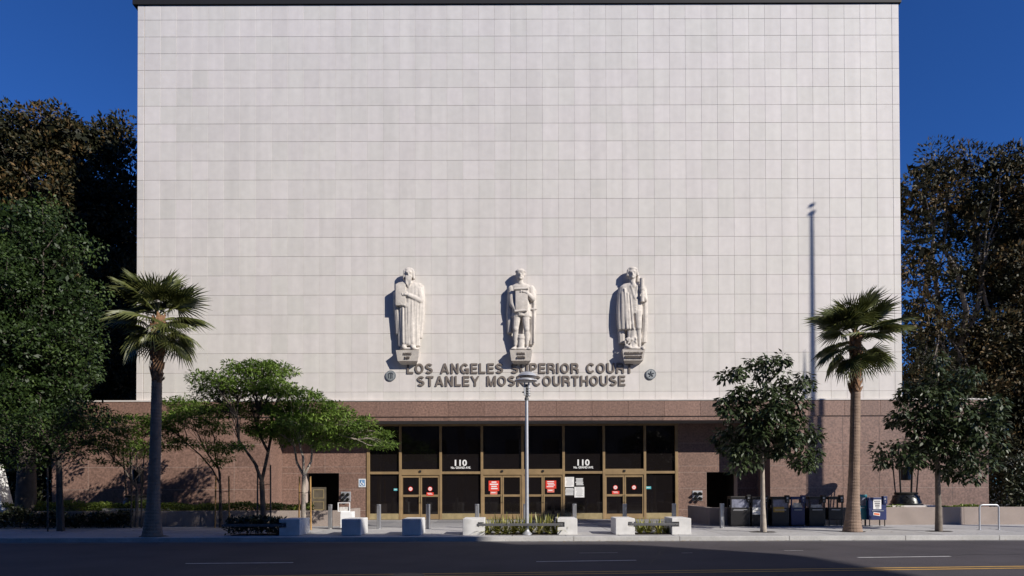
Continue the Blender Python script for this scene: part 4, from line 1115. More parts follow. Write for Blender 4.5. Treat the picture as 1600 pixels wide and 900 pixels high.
def mast(px, D, ztop_px, label, top=True, r0=.15, r1=.06):
    # the mast's shadow lies on the cream wall; the mast stands toward the sun, beside the street at right
    zs = az(ztop_px, D_WHITE); xs_ = ax(px, D_WHITE, ztop_px); t = D_WHITE-D
    x = xs_+1.25*t; z = zs+.95*t
    root = thing('flag_pole', label, 'flag pole', (x, D, 0))
    if top:
        MB().tube([(x, D, 0), (x, D, z*.5), (x, D, z-.35)], [r0, (r0+r1)/2, r1], 16).build('shaft', M['galv'], root, True)
        MB().lathe([(.06, 0), (.13, .03), (.13, .09), (.06, .12)], (x, D, z-.35), 16).build('truck', M['galv'], root)
        MB().tube([(x, D, z-.2), (x, D, z+.1)], [.012, .012], 6).build('spindle', M['galv'], root)
        MB().lathe([(.02, -.03), (.09, -.02), (.12, .03), (.09, .08), (.02, .09)], (x, D, z+.06), 16).build('ball', M['galv'], root)
    else:
        MB().tube([(x, D, 0), (x, D, z*.7), (x, D, z)], [r0, r0, r1], 12).build('shaft', M['galv'], root, True)
    MB().lathe([(.35, 0), (.35, .1), (.2, .3)], (x, D, 0), 16).build('base', M['galv'], root)
mast(1268, 22.5, 325, 'tall flag pole beside the street, right of the view'); mast(1257, 22.8, 548, 'shorter tapered shaft, unseen, added to cast the pointed shadow on the wall', False, .14, .012)  # second shaft is added only for its narrow pointed shadow
# ------------------------------------------------------------------ vegetation
def leaf_mesh(name, C, Dv, Nv, L_, W_, tint, fold=.0):
    """C centres (base), Dv long axis, Nv normal; one kite-shaped leaf each"""
    n = len(C)
    Dv = Dv/np.linalg.norm(Dv, axis=1, keepdims=True)
    S = np.cross(Dv, Nv); S /= np.linalg.norm(S, axis=1, keepdims=True)+1e-9
    U = np.cross(S, Dv)
    V = np.empty((n, 4, 3), 'f')
    L_ = np.broadcast_to(L_, (n,)).reshape(-1, 1); W_ = np.broadcast_to(W_, (n,)).reshape(-1, 1)
    V[:, 0] = C
    V[:, 1] = C+Dv*L_*.45+S*W_*.5+U*L_*fold
    V[:, 2] = C+Dv*L_-U*L_*fold
    V[:, 3] = C+Dv*L_*.45-S*W_*.5+U*L_*fold
    me = bpy.data.meshes.new(name)
    me.vertices.add(n*4); me.vertices.foreach_set('co', V.ravel())
    me.loops.add(n*4); me.loops.foreach_set('vertex_index', np.arange(n*4, dtype='i'))
    me.polygons.add(n); me.polygons.foreach_set('loop_start', np.arange(0, n*4, 4, dtype='i'))
    at_ = me.attributes.new('tint', 'FLOAT', 'FACE'); at_.data.foreach_set('value', np.asarray(tint, 'f'))
    me.update(calc_edges=True); me.validate()
    return me
def unit(n):
    v = RNG.normal(size=(n, 3)); return v/np.linalg.norm(v, axis=1, keepdims=True)
def in_ell(n, shell=.0):
    v = unit(n); r = RNG.uniform(shell**3, 1, n)**(1/3); return v*r[:, None]
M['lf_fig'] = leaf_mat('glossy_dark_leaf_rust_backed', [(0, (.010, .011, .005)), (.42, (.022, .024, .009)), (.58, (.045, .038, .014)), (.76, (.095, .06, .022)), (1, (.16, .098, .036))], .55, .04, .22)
M['lf_green'] = leaf_mat('small_green_leaf', [(0, (.012, .024, .006)), (.6, (.030, .055, .012)), (1, (.075, .115, .026))], .5, .10, .3)
M['lf_feather'] = leaf_mat('feathery_green_leaf', [(0, (.075, .13, .022)), (.6, (.135, .215, .035)), (.95, (.21, .29, .06)), (1, (.30, .22, .07))], .55, .30, .3)
M['lf_droop'] = leaf_mat('drooping_dark_glossy_leaf', [(0, (.024, .038, .014)), (.6, (.042, .062, .022)), (1, (.08, .105, .038))], .45, .10, .4)
M['lf_hedge'] = leaf_mat('hedge_leaf', [(0, (.08, .13, .018)), (.6, (.16, .22, .03)), (1, (.26, .30, .05))], .5, .3)
M['lf_dark'] = leaf_mat('dark_shrub_leaf', [(0, (.02, .03, .012)), (.7, (.04, .05, .02)), (1, (.12, .11, .07))], .45, .1)
M['lf_flax'] = leaf_mat('striped_flax_leaf', [(0, (.09, .11, .025)), (.5, (.26, .26, .05)), (1, (.50, .45, .15))], .45, .15)
M['lf_palm'] = leaf_mat('palm_frond_blade', [(0, (.06, .075, .022)), (.6, (.105, .12, .034)), (1, (.18, .185, .055))], .4, .2, .4)

def clumps_from(env, spacing, jitter=1.0, shell=.35):
    """clump centres spread through ellipsoids (centre, radii), kept at least `spacing` apart"""
    pts = []; own = []
    for i, (c, r) in enumerate(env):
        vol = 4.19*r[0]*r[1]*r[2]; n = int(vol/spacing**3*4)+12
        P = np.array(c)+in_ell(n, shell)*np.array(r)
        for p in P:
            if all((p[0]-q[0])**2+(p[1]-q[1])**2+(p[2]-q[2])**2 > spacing**2 for q in pts[-400:]):
                pts.append(p); own.append(i)
    return np.array(pts), own
def limb_path(a, b, sag=.15, n=5, wob=.05):
    a, b = Vector(a), Vector(b); L_ = (b-a).length; out = []
    for i in range(n+1):
        t = i/n; p = a.lerp(b, t)+Vector((0, 0, sag*L_*math.sin(math.pi*t)))
        if 0 < i < n: p += Vector((random.uniform(-1, 1), random.uniform(-1, 1), random.uniform(-1, 1)))*wob*L_
        out.append(p)
    return out
def make_tree(name, label, base, trunk_pts, trunk_r, env, spacing, per, clr, leafL, leafW, lm, bark, style='ball', group=None, fork=None, limb_r=.5, twig=True, keep=1.0, flat=.5, nlimb=None, lean_out=.6, droop=0.0, tintpow=1.0, limb_mat=None, shell=.35, core=0, core_r=.80, core_l=.55):
    root = thing(name, label, 'tree', base, group)
    B = np.array(base)
    trunk = MB(); trunk.tube(trunk_pts, trunk_r, 12, True, .05)
    fork = Vector(trunk_pts[-1]) if fork is None else Vector(fork)
    P, own = clumps_from(env, spacing, shell=shell)
    if keep < 1: 
        k = RNG.uniform(size=len(P)) < keep; P = P[k]; own = [o for o, kk in zip(own, k) if kk]
    rl = trunk_r[-1]*limb_r; limbs = MB(); paths = []
    for i, (c, r) in enumerate(env):
        tgt = Vector(c)-Vector((0, 0, r[2]*.25))
        if i < 3 or not paths: st0 = fork; r00 = rl*1.15
        else:
            st0, r00 = min(((pp[2 if (tgt-fork).length < 2.5 else 3], rr_*.62) for pp, rr_ in paths), key=lambda q: (q[0]-tgt).length)
        path = limb_path(st0, tgt, .04, 5, .05); limbs.tube(path, [r00*(1-.72*t/5) for t in range(6)], 7)
        if i < 3: paths.append((path, r00))
        mem = [p for p, o in zip(P, own) if o == i]
        if twig:
            for p in mem[::max(1, len(mem)//26)]:
                st = path[random.randint(2, 5)]
                limbs.tube(limb_path(st, p, .05, 3, .07), [rl*.34, rl*.24, rl*.16, rl*.07], 5, False)
    trunk.build('trunk', bark, root, True); limbs.build('limbs', limb_mat or bark, root, True)
    n = len(P); N = n*per
    cidx = np.repeat(np.arange(n), per); size = RNG.uniform(.75, 1.25, n)[cidx][:, None]*clr
    off = in_ell(N, .45); 
    if style == 'layer': sc = np.array([1, 1, flat])
    else: sc = np.array([1, 1, .85])
    pos = P[cidx]+off*sc*size
    rnd = unit(N)
    up = np.array([0, 0, 1.0])
    if style == 'layer':
        d = off*np.array([1, 1, .2])+rnd*.55+np.array([0, 0, -.12]); nrm = up+rnd[:, [1, 2, 0]]*.55
    elif style == 'droop':
        d = off*np.array([1, 1, .5])+np.array([0, 0, -droop])+rnd*.45; nrm = off+up*.6+rnd[:, [1, 2, 0]]*.5
    elif style == 'rosette':
        d = off*1.0+rnd*.7+up*.15; nrm = off+up*.7+rnd[:, [1, 2, 0]]*.7
    else:
        d = off*.6+rnd; nrm = off*lean_out+up*.5+rnd[:, [1, 2, 0]]*.7
    L_ = leafL*RNG.uniform(.7, 1.3, N); W_ = leafW*RNG.uniform(.75, 1.25, N)
    tint = np.clip((RNG.uniform(0, 1, n)[cidx]*.5+RNG.uniform(0, 1, N)*.5), 0, 1)**tintpow
    if core:      # big inner leaves closing the crown's heart, tinted dark to paint in shade
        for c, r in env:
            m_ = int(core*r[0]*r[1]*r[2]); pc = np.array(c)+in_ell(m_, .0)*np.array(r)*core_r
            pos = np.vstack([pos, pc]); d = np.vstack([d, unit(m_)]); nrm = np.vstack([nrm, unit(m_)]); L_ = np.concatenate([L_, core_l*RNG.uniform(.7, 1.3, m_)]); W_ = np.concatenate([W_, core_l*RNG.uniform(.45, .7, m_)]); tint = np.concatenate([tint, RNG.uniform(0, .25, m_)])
    me = leaf_mesh('crown', pos-B, d, nrm, L_, W_, tint, .04)
    link('crown', me, lm, root)
    return root
def E(px, py, rx, ry, D, rd=None, dd=0.0):
    """ellipsoid of crown measured in the photograph at depth D"""
    c = at(px, py, D+dd); s = (D+dd)/1000
    return ((c.x, c.y, c.z), (rx*s, (rd if rd is not None else rx*s*.8), ry*s))

# palms ------------------------------------------------------------
def frond_mesh(seed, Lp, Rf, nseg=36, span=128, droop=.25, cup=.25):
    rr = random.Random(seed); mb = MB(); tint = []
    # petiole
    hub = Vector((Lp, 0, 0))
    pw = .035
    for s0, s1 in ((0, .5), (.5, 1)):
        a = Vector((Lp*s0, 0, .04*math.sin(math.pi*s0))); b = Vector((Lp*s1, 0, .04*math.sin(math.pi*s1)))
        w0, w1 = pw*(1-.5*s0), pw*(1-.5*s1)
        mb.add([a+Vector((0, -w0, 0)), a+Vector((0, w0, 0)), b+Vector((0, w1, 0)), b+Vector((0, -w1, 0)), a+Vector((0, 0, -.03)), b+Vector((0, 0, -.02))], [(0, 3, 2, 1), (0, 4, 5, 3), (1, 2, 5, 4)]); tint += [.8, .8, .8]
    for k in range(nseg):
        th = R(-span+2*span*(k+.5)/nseg); half = R(span/nseg)
        Rk = Rf*(.72+.28*math.cos(th*.6))*rr.uniform(.9, 1.06)
        lift = lambda r: cup*abs(math.sin(th))*r*.5 - droop*(r/Rf)**2.2*Rf*(.7+.6*rr.random()*.3)
        def P(r, ang, dz=0): return hub+Vector((r*math.cos(ang), r*math.sin(ang), cup*abs(math.sin(ang))*r*.5-droop*(r/Rf)**2.3*Rf+dz))
        pl = .018*Rf
        tip = P(Rk, th+R(rr.uniform(-2.5, 2.5)), -rr.uniform(.0, .16)*Rf)
        r1, r2 = Rk*.38, Rk*.70
        v = [P(.03, th), P(r1, th-half, -pl), P(r1, th, pl), P(r1, th+half, -pl), P(r2, th-half*.42, -pl-.02*Rf), P(r2, th, 0), P(r2, th+half*.42, -pl-.02*Rf), tip]
        mb.add(v, [(0, 1, 2), (0, 2, 3), (1, 4, 5, 2), (2, 5, 6, 3), (4, 7, 5), (5, 7, 6)]); t = rr.uniform(.1, .9); tint += [t]*6
    me = mb.mesh('frond'); a = me.attributes.new('tint', 'FLOAT', 'FACE'); a.data.foreach_set('value', np.array(tint, 'f')); me.materials.append(M['lf_palm'])
    return me
FR = [frond_mesh(i, .62+.12*(i % 3), 1.12+.10*(i % 2), 30, 100+10*(i % 3), .05+.07*i, .30-.03*i) for i in range(6)]
def palm(px, py_base, D, px_top, py_top, label, seed, fronds, fs=.93):
    b = at(px, py_base, D); b.z = 0; t = at(px_top, py_top, D); rr = random.Random(seed)
    root = thing('fan_palm', label, 'palm', b)
    H = t.z; n = int(H*.955/.055); pts = []; rad = []
    for i in range(n+1):
        f = .955*i/n; x = b.x+(t.x-b.x)*(f**1.3)+.05*math.sin(3*f); z = H*f
        r = .185+.155*math.exp(-z/.75)-.03*f
        r *= 1+(.028 if i % 2 else -.012)+rr.uniform(-.012, .012)
        pts.append((x, D, z)); rad.append(r)
    MB().tube(pts, rad, 20, True).build('trunk', M['palm_bark'], root)
    # dry leaf bases clasping the upper trunk
    mb = MB()
    for k in range(150):
        f = .965-.28*rr.random()**1.3; z = H*f; x = b.x+(t.x-b.x)*(f**1.3)+.05*math.sin(3*f); a = rr.uniform(0, 2*math.pi); ca, sa = math.cos(a), math.sin(a); r = .15; ln = rr.uniform(.14, .32); w = rr.uniform(.04, .07); out = rr.uniform(.03, .12)
        o = Vector((x, D, z)); rd = Vector((ca, sa, 0)); tg = Vector((-sa, ca, 0))
        p0 = o+rd*r-tg*w*1.5; p1 = o+rd*r+tg*w*1.5; p2 = o+rd*(r+out)+Vector((0, 0, ln))+tg*w*.6; p3 = o+rd*(r+out)+Vector((0, 0, ln))-tg*w*.6; q = o+rd*(r+out*.4+.04)+Vector((0, 0, ln*.45))
        mb.add([p0, p1, p2, p3, q], [(0, 1, 4), (1, 2, 4), (2, 3, 4), (3, 0, 4)])
    mb.build('leaf_bases', M['boot'], root)
    for (azm, el, var, sc, tw) in fronds:
        o = bpy.data.objects.new('frond', FR[var]); COL.objects.link(o); o.parent = root
        o.location = Vector((t.x, D, H-.32+.35*math.sin(R(el))))-Vector(b)
        o.rotation_euler = (Matrix.Rotation(R(azm), 3, 'Z') @ Matrix.Rotation(R(-el), 3, 'Y') @ Matrix.Rotation(R(tw), 3, 'X')).to_euler()
        sc *= fs; o.scale = (sc, sc, sc)
    return root
def frond_set(seed, extra):
    rr = random.Random(seed); out = []
    for k in range(5): out.append((72*k+rr.uniform(-20, 20), rr.uniform(58, 78), rr.randint(0, 1), rr.uniform(.85, 1.0), rr.uniform(-20, 20)))
    for k in range(9): out.append((40*k+rr.uniform(-15, 15), rr.uniform(24, 56), rr.randint(0, 3), rr.uniform(.9, 1.08), rr.uniform(-25, 25)))
    for k in range(6): out.append((60*k+20+rr.uniform(-15, 15), rr.uniform(-18, 14), rr.randint(1, 4), rr.uniform(.88, 1.05), rr.uniform(-25, 25)))
    for k in range(5): out.append((72*k+rr.uniform(-25, 25), rr.uniform(-60, -25), rr.randint(3, 5), rr.uniform(.7, .95), rr.uniform(-30, 30)))
    return out+extra
palm(1332, 832, 23.3, 1337, 517, 'fan palm with sunlit trunk standing by the right kerb', 3, frond_set(21, [(90, 86, 0, .8, 0), (172, 28, 2, 1.05, 0), (186, -22, 4, 1.0, 0), (350, 12, 2, 1.1, 0), (8, -28, 4, 1.0, 0), (330, 20, 2, 1.1, 10)]))
palm(238, 840, 22.0, 246, 490, 'fan palm with shaded trunk standing by the left kerb', 4, frond_set(33, [(5, 8, 3, 1.1, 10), (348, -40, 4, 1.05, 0), (350, -18, 3, 1.0, 0), (165, 40, 1, 1.1, 0), (190, 5, 3, 1.05, 0), (150, 62, 1, 1.05, 0)]))

# right-hand street trees: drooping dark glossy leaves ------------------
def tr(px, py, D): 
    p = at(px, py, D); return (p.x, p.y, p.z)
def ground_pt(px, D): return (ax(px, D, 830), D, 0)
g = ground_pt(1193, 23.3)
make_tree('street_tree', 'round dark glossy street tree between the doors and the right palm', g, [g, tr(1192, 790, 23.3), tr(1191.5, 745, 23.3), tr(1191, 700, 23.3)], [.115, .08, .07, .055],
          [E(1190, 640, 40, 46, 23.3, None, -0.4), E(1150, 585, 24, 14, 23.3, None, 0.0), E(1183, 573, 17, 18, 23.3, None, 0.4), E(1216, 567, 19, 20, 23.3, None, -0.2), E(1240, 602, 26, 18, 23.3, None, 0.2), E(1150, 632, 30, 18, 23.3, None, -0.4), E(1230, 642, 36, 22, 23.3, None, 0.0), E(1142, 680, 28, 26, 23.3, None, 0.4), E(1200, 682, 46, 32, 23.3, None, -0.2), E(1252, 692, 28, 32, 23.3, None, 0.2), E(1166, 712, 24, 18, 23.3, None, -0.4), E(1245, 724, 22, 14, 23.3, None, 0.0)],
          .42, 84, .33, .21, .10, M['lf_droop'], M['bark_pale'], 'droop', 'glossy street trees at right', droop=.55, limb_mat=M['bark'], keep=.82)
g = ground_pt(1467, 23.4)
make_tree('street_tree', 'cone-shaped dark glossy street tree right of the right palm', g, [g, tr(1466, 790, 23.4), tr(1465, 745, 23.4), tr(1464, 690, 23.4)], [.13, .10, .085, .06],
          [E(1470, 655, 44, 50, 23.4, None, -0.4), E(1462, 568, 15, 20, 23.4, None, 0.0), E(1478, 592, 26, 16, 23.4, None, 0.4), E(1513, 598, 28, 18, 23.4, None, -0.2), E(1440, 614, 34, 16, 23.4, None, 0.2), E(1532, 640, 30, 22, 23.4, None, -0.4), E(1430, 650, 40, 20, 23.4, None, 0.0), E(1502, 662, 44, 26, 23.4, None, 0.4), E(1406, 715, 40, 22, 23.4, None, -0.2), E(1455, 702, 40, 26, 23.4, None, 0.2), E(1515, 702, 44, 28, 23.4, None, -0.4), E(1548, 672, 22, 20, 23.4, None, 0.0), E(1500, 735, 30, 12, 23.4, None, 0.4)],
          .42, 84, .33, .20, .10, M['lf_droop'], M['bark'], 'droop', 'glossy street trees at right', droop=.5, keep=.84)

# left-hand young trees: layered feathery crowns ------------------------
g = ground_pt(475, 25.0)
make_tree('young_tree', 'sunlit young tree with pale forked trunk and layered bright green crown', g, [g, tr(474, 790, 25.0), tr(475, 744, 25.0)], [.10, .085, .075],
          [E(470, 622, 40, 12, 25.0, None, -0.7), E(505, 645, 46, 14, 25.0, None, 0.0), E(445, 640, 34, 14, 25.0, None, 0.7), E(545, 662, 42, 12, 25.0, None, -0.3), E(585, 684, 30, 12, 25.0, None, 0.3), E(480, 662, 48, 14, 25.0, None, -0.7), E(520, 676, 40, 12, 25.0, None, 0.0), E(450, 684, 30, 10, 25.0, None, 0.7), E(500, 692, 26, 8, 25.0, None, -0.3), E(560, 690, 30, 9, 25.0, None, 0.3), E(600, 696, 14, 7, 25.0, None, -0.7), E(430, 665, 30, 12, 25.0, None, 0.0)],
          .29, 78, .28, .15, .056, M['lf_feather'], M['bark_pale'], 'layer', 'young layered trees at left', flat=.5, limb_r=.62, keep=.8)
g = ground_pt(411, 25.1)
make_tree('young_tree', 'dark forked young tree with wide layered crown, tallest of the left ones', g, [g, tr(411, 795, 25.1), tr(409, 752, 25.1)], [.13, .105, .095],
          [E(342, 594, 40, 12, 25.1, None, -0.7), E(400, 578, 50, 12, 25.1, None, 0.0), E(440, 576, 28, 10, 25.1, None, 0.7), E(318, 604, 20, 8, 25.1, None, -0.3), E(375, 606, 48, 12, 25.1, None, 0.3), E(425, 606, 40, 14, 25.1, None, -0.7), E(345, 640, 36, 8, 25.1, None, 0.0), E(395, 640, 44, 13, 25.1, None, 0.7), E(440, 650, 34, 16, 25.1, None, -0.3), E(410, 672, 36, 12, 25.1, None, 0.3), E(372, 700, 26, 6, 25.1, None, -0.7), E(340, 622, 30, 8, 25.1, None, 0.0)],
          .29, 78, .28, .15, .056, M['lf_feather'], M['bark_dark'], 'layer', 'young layered trees at left', flat=.5, limb_r=.62, keep=.8)  # dark bark paints the trunk's shade in; the sunlit neighbour gets pale bark
g = ground_pt(345, 26.6)
make_tree('young_tree', 'slim dark young tree left of the shrub bed', g, [g, tr(345, 800, 26.6), tr(344, 757, 26.6)], [.085, .065, .055],
          [E(300, 650, 40, 12, 26.6), E(262, 660, 34, 14, 26.6), E(330, 668, 30, 10, 26.6), E(290, 632, 34, 10, 26.6, None, .6), E(330, 700, 24, 9, 26.6, None, -.4), E(340, 720, 20, 7, 26.6), E(270, 690, 26, 8, 26.6)],
          .28, 76, .27, .14, .052, M['lf_feather'], M['bark_dark'], 'layer', 'young layered trees at left', flat=.5, limb_r=.62, keep=.8)  # trunk shade is put into the dark bark colour here too
g = ground_pt(213, 26.7)
make_tree('young_tree', 'small young tree directly behind the left palm', g, [g, tr(214, 790, 26.7), tr(214, 764, 26.7)], [.08, .06, .05],
          [E(200, 665, 44, 16, 26.7), E(160, 690, 34, 14, 26.7), E(215, 700, 40, 16, 26.7), E(180, 720, 26, 8, 26.7), E(240, 665, 30, 14, 26.7), E(130, 660, 30, 14, 26.7)],
          .30, 52, .27, .15, .055, M['lf_feather'], M['bark'], 'layer', 'young layered trees at left', flat=.5, limb_r=.62, keep=.8)
# big leafy tree at the left, in front of the planter ----------------------
g = ground_pt(40, 27.6)
make_tree('broad_tree', 'large dense green tree filling the left edge', (g[0], g[1], 0), [g, tr(42, 720, 27.6), tr(45, 640, 27.6)], [.42, .33, .28],
          [E(30, 360, 62, 62, 27.6), E(80, 400, 56, 66, 27.6), E(20, 450, 100, 90, 27.6), E(100, 460, 55, 70, 27.6), E(60, 540, 95, 75, 27.6), E(-60, 430, 90, 120, 27.6), E(20, 600, 100, 60, 27.6), E(-60, 560, 80, 80, 27.6), E(92, 600, 54, 46, 27.6), E(60, 650, 80, 40, 27.6), E(125, 520, 34, 50, 27.6)],
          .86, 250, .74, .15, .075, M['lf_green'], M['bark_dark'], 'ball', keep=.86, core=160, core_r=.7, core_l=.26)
g = ground_pt(95, 24.8)
make_tree('broad_tree', 'low shaded tree below the large one at the left edge', g, [g, tr(93, 770, 24.8), tr(92, 720, 24.8)], [.14, .11, .09],
          [E(70, 668, 60, 34, 24.8), E(110, 690, 44, 26, 24.8), E(20, 690, 60, 50, 24.8), E(120, 640, 40, 20, 24.8), E(140, 668, 34, 18, 24.8)],
          .5, 70, .45, .17, .07, M['lf_green'], M['bark_dark'], 'layer', flat=.6)
# tall rust-backed trees beside the block ----------------------------------
def big(px, D, fork_py, env, label, per=270, sp=1.05, keep=.9, clr=.95, core=60):
    g = ground_pt(px, D)
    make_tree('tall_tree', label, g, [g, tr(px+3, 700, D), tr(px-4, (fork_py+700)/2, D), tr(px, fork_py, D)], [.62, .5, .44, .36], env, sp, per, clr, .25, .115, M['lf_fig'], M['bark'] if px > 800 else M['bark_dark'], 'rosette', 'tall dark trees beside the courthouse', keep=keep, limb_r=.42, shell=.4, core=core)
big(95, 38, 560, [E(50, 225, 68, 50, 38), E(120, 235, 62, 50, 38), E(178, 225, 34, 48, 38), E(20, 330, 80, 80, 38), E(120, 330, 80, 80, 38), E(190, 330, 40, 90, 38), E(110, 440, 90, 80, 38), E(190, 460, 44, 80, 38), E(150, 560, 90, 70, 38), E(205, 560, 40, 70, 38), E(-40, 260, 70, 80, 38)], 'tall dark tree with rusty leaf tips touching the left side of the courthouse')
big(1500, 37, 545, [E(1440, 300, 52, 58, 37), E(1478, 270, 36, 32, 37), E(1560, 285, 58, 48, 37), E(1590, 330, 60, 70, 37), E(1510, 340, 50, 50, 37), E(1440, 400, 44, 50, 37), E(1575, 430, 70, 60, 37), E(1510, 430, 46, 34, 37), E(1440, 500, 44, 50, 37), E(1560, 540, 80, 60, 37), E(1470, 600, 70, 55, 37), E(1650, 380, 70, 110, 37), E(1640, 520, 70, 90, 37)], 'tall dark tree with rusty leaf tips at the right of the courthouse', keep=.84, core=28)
big(1600, 44, 600, [E(1560, 600, 110, 70, 44), E(1660, 560, 80, 100, 44), E(1470, 660, 80, 60, 44), E(1600, 690, 120, 60, 44), E(1450, 560, 40, 60, 44), E(1620, 420, 80, 80, 44)], 'dark tree added deep behind the right street tree to block horizon light', 130, 1.15, .9)  # filler tree, added to shut out low sky light on this side
big(40, 46, 600, [E(40, 600, 120, 70, 46), E(150, 650, 90, 70, 46), E(-60, 560, 90, 110, 46), E(60, 690, 140, 60, 46), E(180, 560, 60, 80, 46), E(190, 420, 40, 90, 46), E(30, 460, 110, 80, 46)], 'dark tree added deep behind the large left tree to block horizon light', 130, 1.15, .9)  # added crown mass that keeps horizon light out behind the left trees

# shrubs and hedges --------------------------------------------------------
def shrub(name, label, x0, x1, D, zb, h, depth, lm, per_m, L_, W_, cat='hedge', lumps=.35, group=None):
    root = thing(name, label, cat, ((x0+x1)/2, D, zb), group)
    n = int((x1-x0)*per_m); x = RNG.uniform(x0, x1, n); f = RNG.uniform(0, 1, n)**.6
    prof = 1-lumps*.5*(1+np.sin(x*2.9+1)*np.cos(x*1.3+D))
    z = zb+h*f*prof; y = D+RNG.uniform(-.5, .5, n)*depth*(1-.3*f)
    P = np.stack([x, y, z], 1); r = unit(n); d = r+np.array([0, -.2, .35]); nrm = unit(n)*.7+np.array([0, -.3, .7])
    link('foliage', leaf_mesh('foliage', P-np.array(root.location), d, nrm, L_*RNG.uniform(.7, 1.3, n), W_, RNG.uniform(0, 1, n), .05), lm, root)
    mb = MB()
    for k in range(max(2, int((x1-x0)*3))):
        xx = random.uniform(x0, x1); mb.tube([(xx, D, zb-.1), (xx+random.uniform(-.1, .1), D+random.uniform(-.1, .1), zb+h*.6)], [.012, .006], 5)
    tag(mb.build('stems', M['bark_dark'], root), kind='stuff')
    return root
hx = lambda p: ax(p, D_PLANT+.7, 795)
for a, b, l in ((420, 447, 'short bright hedge on the left planter beside the recess corner'), (449, 488, 'bright hedge on the left planter behind the pale young tree'), (248, 418, 'long clipped hedge on the left planter behind the two dark young trees'), (110, 240, 'bright hedge on the left planter by the left palm'), (-30, 108, 'shaded hedge on the left planter at the far left')):
    shrub('hedge', l, hx(a), hx(b), D_PLANT+.7, .55, .46 if a > 110 else .55, .9, M['lf_hedge'], 900, .10, .05, group='hedges on the left planter')
hx2 = lambda p: ax(p, D_PLANT+.5, 790)
for a, b, l in ((1385, 1412, 'low green ground cover left of the right lantern plinth'), (1424, 1448, 'low green ground cover before the right lantern'), (1458, 1530, 'patchy green ground cover behind the bike rack')):
    shrub('ground_cover', l, hx2(a), hx2(b), D_PLANT+.48, .62, .2, .3, M['lf_hedge'], 700, .09, .05, 'ground cover', .7, 'ground cover on the right planter')
shrub('shrub', 'dark low shrub bed at kerb between concrete blocks at left', ax(356, 22.5), ax(440, 22.5), 22.6, 0, .72, .8, M['lf_dark'], 1100, .13, .06, 'shrub', .25)
shrub('shrub', 'dark shrub before the planter wall left of the left palm', ax(140, 26.8), ax(206, 26.8), 26.7, 0, .7, .6, M['lf_dark'], 700, .16, .07, 'shrub', .5)
shrub('shrub', 'dark shrub at the far left before the planter wall', ax(-20, 26.6), ax(132, 26.6), 26.5, 0, .85, .7, M['lf_dark'], 700, .16, .07, 'shrub', .5)
shrub('shrub', 'tall dark shrubs added behind the far left planter to block horizon light', ax(-120, 32), ax(82, 32), 31.8, 0, 3.2, 2.2, M['lf_dark'], 2600, .2, .09, 'shrub', .3)  # added screen of leaves against light from the horizon
shrub('shrub', 'tall dark shrubs added at the far right beyond the granite end to block horizon light', ax(1552, 33), ax(1760, 33), 33, 0, 3.4, 2.4, M['lf_dark'], 2600, .2, .09, 'shrub', .3)  # same added screen against horizon light, right side

def flax_plant(x, y, s, label, seed):
    rr = random.Random(seed); root = thing('flax_plant', label, 'plant', (x, y, 0), 'flax plants in the kerb beds')
    n = 46; me_v = MB(); tint = []
    for k in range(n):
        a = rr.uniform(0, 2*math.pi); el = R(rr.uniform(28, 82)); L_ = s*rr.uniform(.6, 1.0); w = .020*rr.uniform(.8, 1.4); d = Vector((math.cos(a), math.sin(a), 0)); sd_v = Vector((-math.sin(a), math.cos(a), 0))
        pts = []
        for i in range(5):
            f = i/4; pts.append(Vector((x, y, .0))+d*(L_*f*math.cos(el)+.03)+Vector((0, 0, max(.02, L_*(f*math.sin(el)-.55*f*f*math.cos(el))))))
        ws = [w, w*1.1, w, w*.7, .002]; base = len(me_v.v); vs = []
        for p, ww in zip(pts, ws): vs += [p-sd_v*ww, p+sd_v*ww]
        me_v.add(vs, [(2*i, 2*i+1, 2*i+3, 2*i+2) for i in range(4)]); t = rr.random(); tint += [t]*4
    o = me_v.build('blades', M['lf_flax'], root); at__ = o.data.attributes.new('tint', 'FLOAT', 'FACE'); at__.data.foreach_set('value', np.array(tint, 'f'))
    return root
for i in range(9):
    px = 764+i*13.0; flax_plant(ax(px, 22.6, 820), 22.45+.35*(i % 2), .95, '%s flax plant from the left in the bed by the lamp post' % ORD[i], 40+i)
for i in range(4):
    px = 1000+i*14; flax_plant(ax(px, 22.6, 820), 22.5+.25*(i % 2), .8 if i < 2 else .65, '%s flax plant from the left in the right-hand bed' % ORD[i], 70+i)
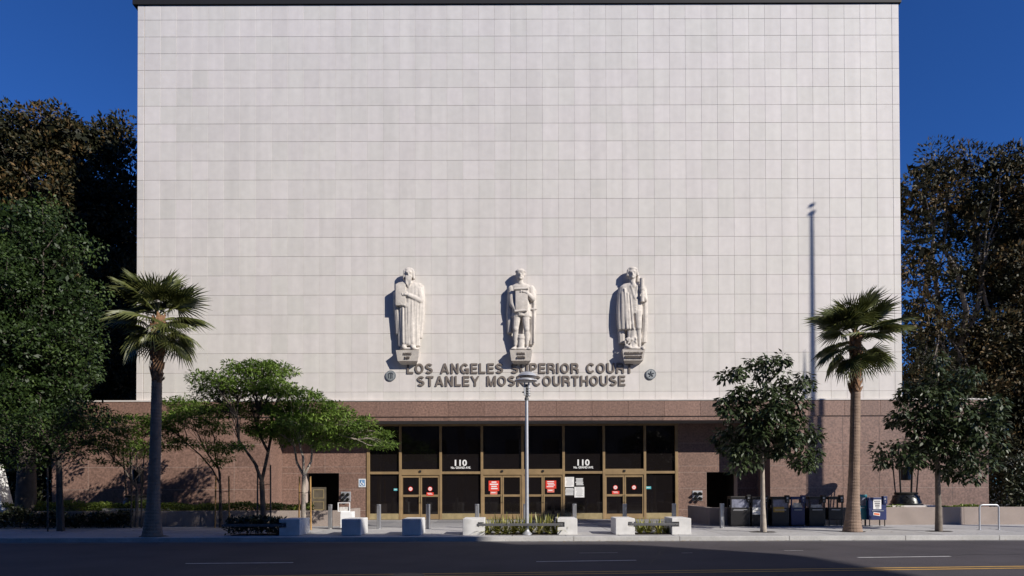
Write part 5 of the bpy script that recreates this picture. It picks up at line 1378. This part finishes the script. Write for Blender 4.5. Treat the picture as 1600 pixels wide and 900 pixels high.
for nm, a, b in (('bed_soil', 757, 871), ('bed_soil', 992, 1050), ('bed_soil', 362, 436)):
    tag(MB().box(ax(a, 22.3)+.02, ax(b, 22.3)-.02, 22.2, 23.0, -.02, .012).build(nm, M['soil']), kind='structure')
for px, D in ((1193, 23.3), (1332, 23.3), (1467, 23.4), (238, 22.0)):
    x = ax(px, D, 830); tag(MB().add([(x+.5*math.cos(2*math.pi*k/18)*random.uniform(.8, 1.15), D+.36*math.sin(2*math.pi*k/18)*random.uniform(.8, 1.15), .0065) for k in range(18)], [tuple(range(18))]).build('tree_pit_soil', M['soil']), kind='structure')
# street trees across the road, behind and beside the viewer: their shade dapples the left pavement
for (tx, l) in ((-13.0, 'broad street tree across the road, right of the viewer'), (-26.0, 'broad street tree across the road, left of the viewer')):
    t = 17.0; cx, cy, cz = tx+1.25*t, 22-t, 1.2+.95*t
    rr2 = lambda dx, dy, dz, a, b, c: ((cx+dx, cy+dy, cz+dz), (a, b, c))
    make_tree('street_tree', l, (cx, cy, 0), [(cx, cy, 0), (cx+.1, cy, 5), (cx-.1, cy+.1, 11)], [.45, .36, .3], [rr2(-3, 0, 0, 3.2, 3.2, 2.4), rr2(3, 0, .3, 3.2, 3.2, 2.4), rr2(0, 1.5, .6, 3.5, 3, 2.4), rr2(0, -1.5, 0, 3.5, 3, 2.4)], .8, 90, .75, .3, .15, M['lf_green'], M['bark'], 'ball', keep=.9)

# litter along the gutter and under the trees
n = 420
lx = np.concatenate([RNG.normal(4.0, 2.2, 160), RNG.uniform(-22, 22, 260)]); ly = np.concatenate([RNG.uniform(D_KERB-.4, D_KERB-.02, 290), RNG.uniform(D_KERB+.3, 26, 130)])
lz = np.where(ly < D_KERB, ZR+.012, .012)
dd = unit(n)*np.array([1, 1, .12]); nn = np.array([0, 0, 1.0])+unit(n)*.25
tag(link('fallen_leaves', leaf_mesh('fallen_leaves', np.stack([lx, ly, lz], 1), dd, nn, RNG.uniform(.04, .10, n), RNG.uniform(.02, .05, n), RNG.uniform(0, 1, n), .05), leaf_mat('dry_leaf', [(0, (.12, .08, .04)), (1, (.34, .24, .13))], .8, .1)), 'dry fallen leaves scattered along the gutter and pavement', 'leaf litter', kind='stuff')
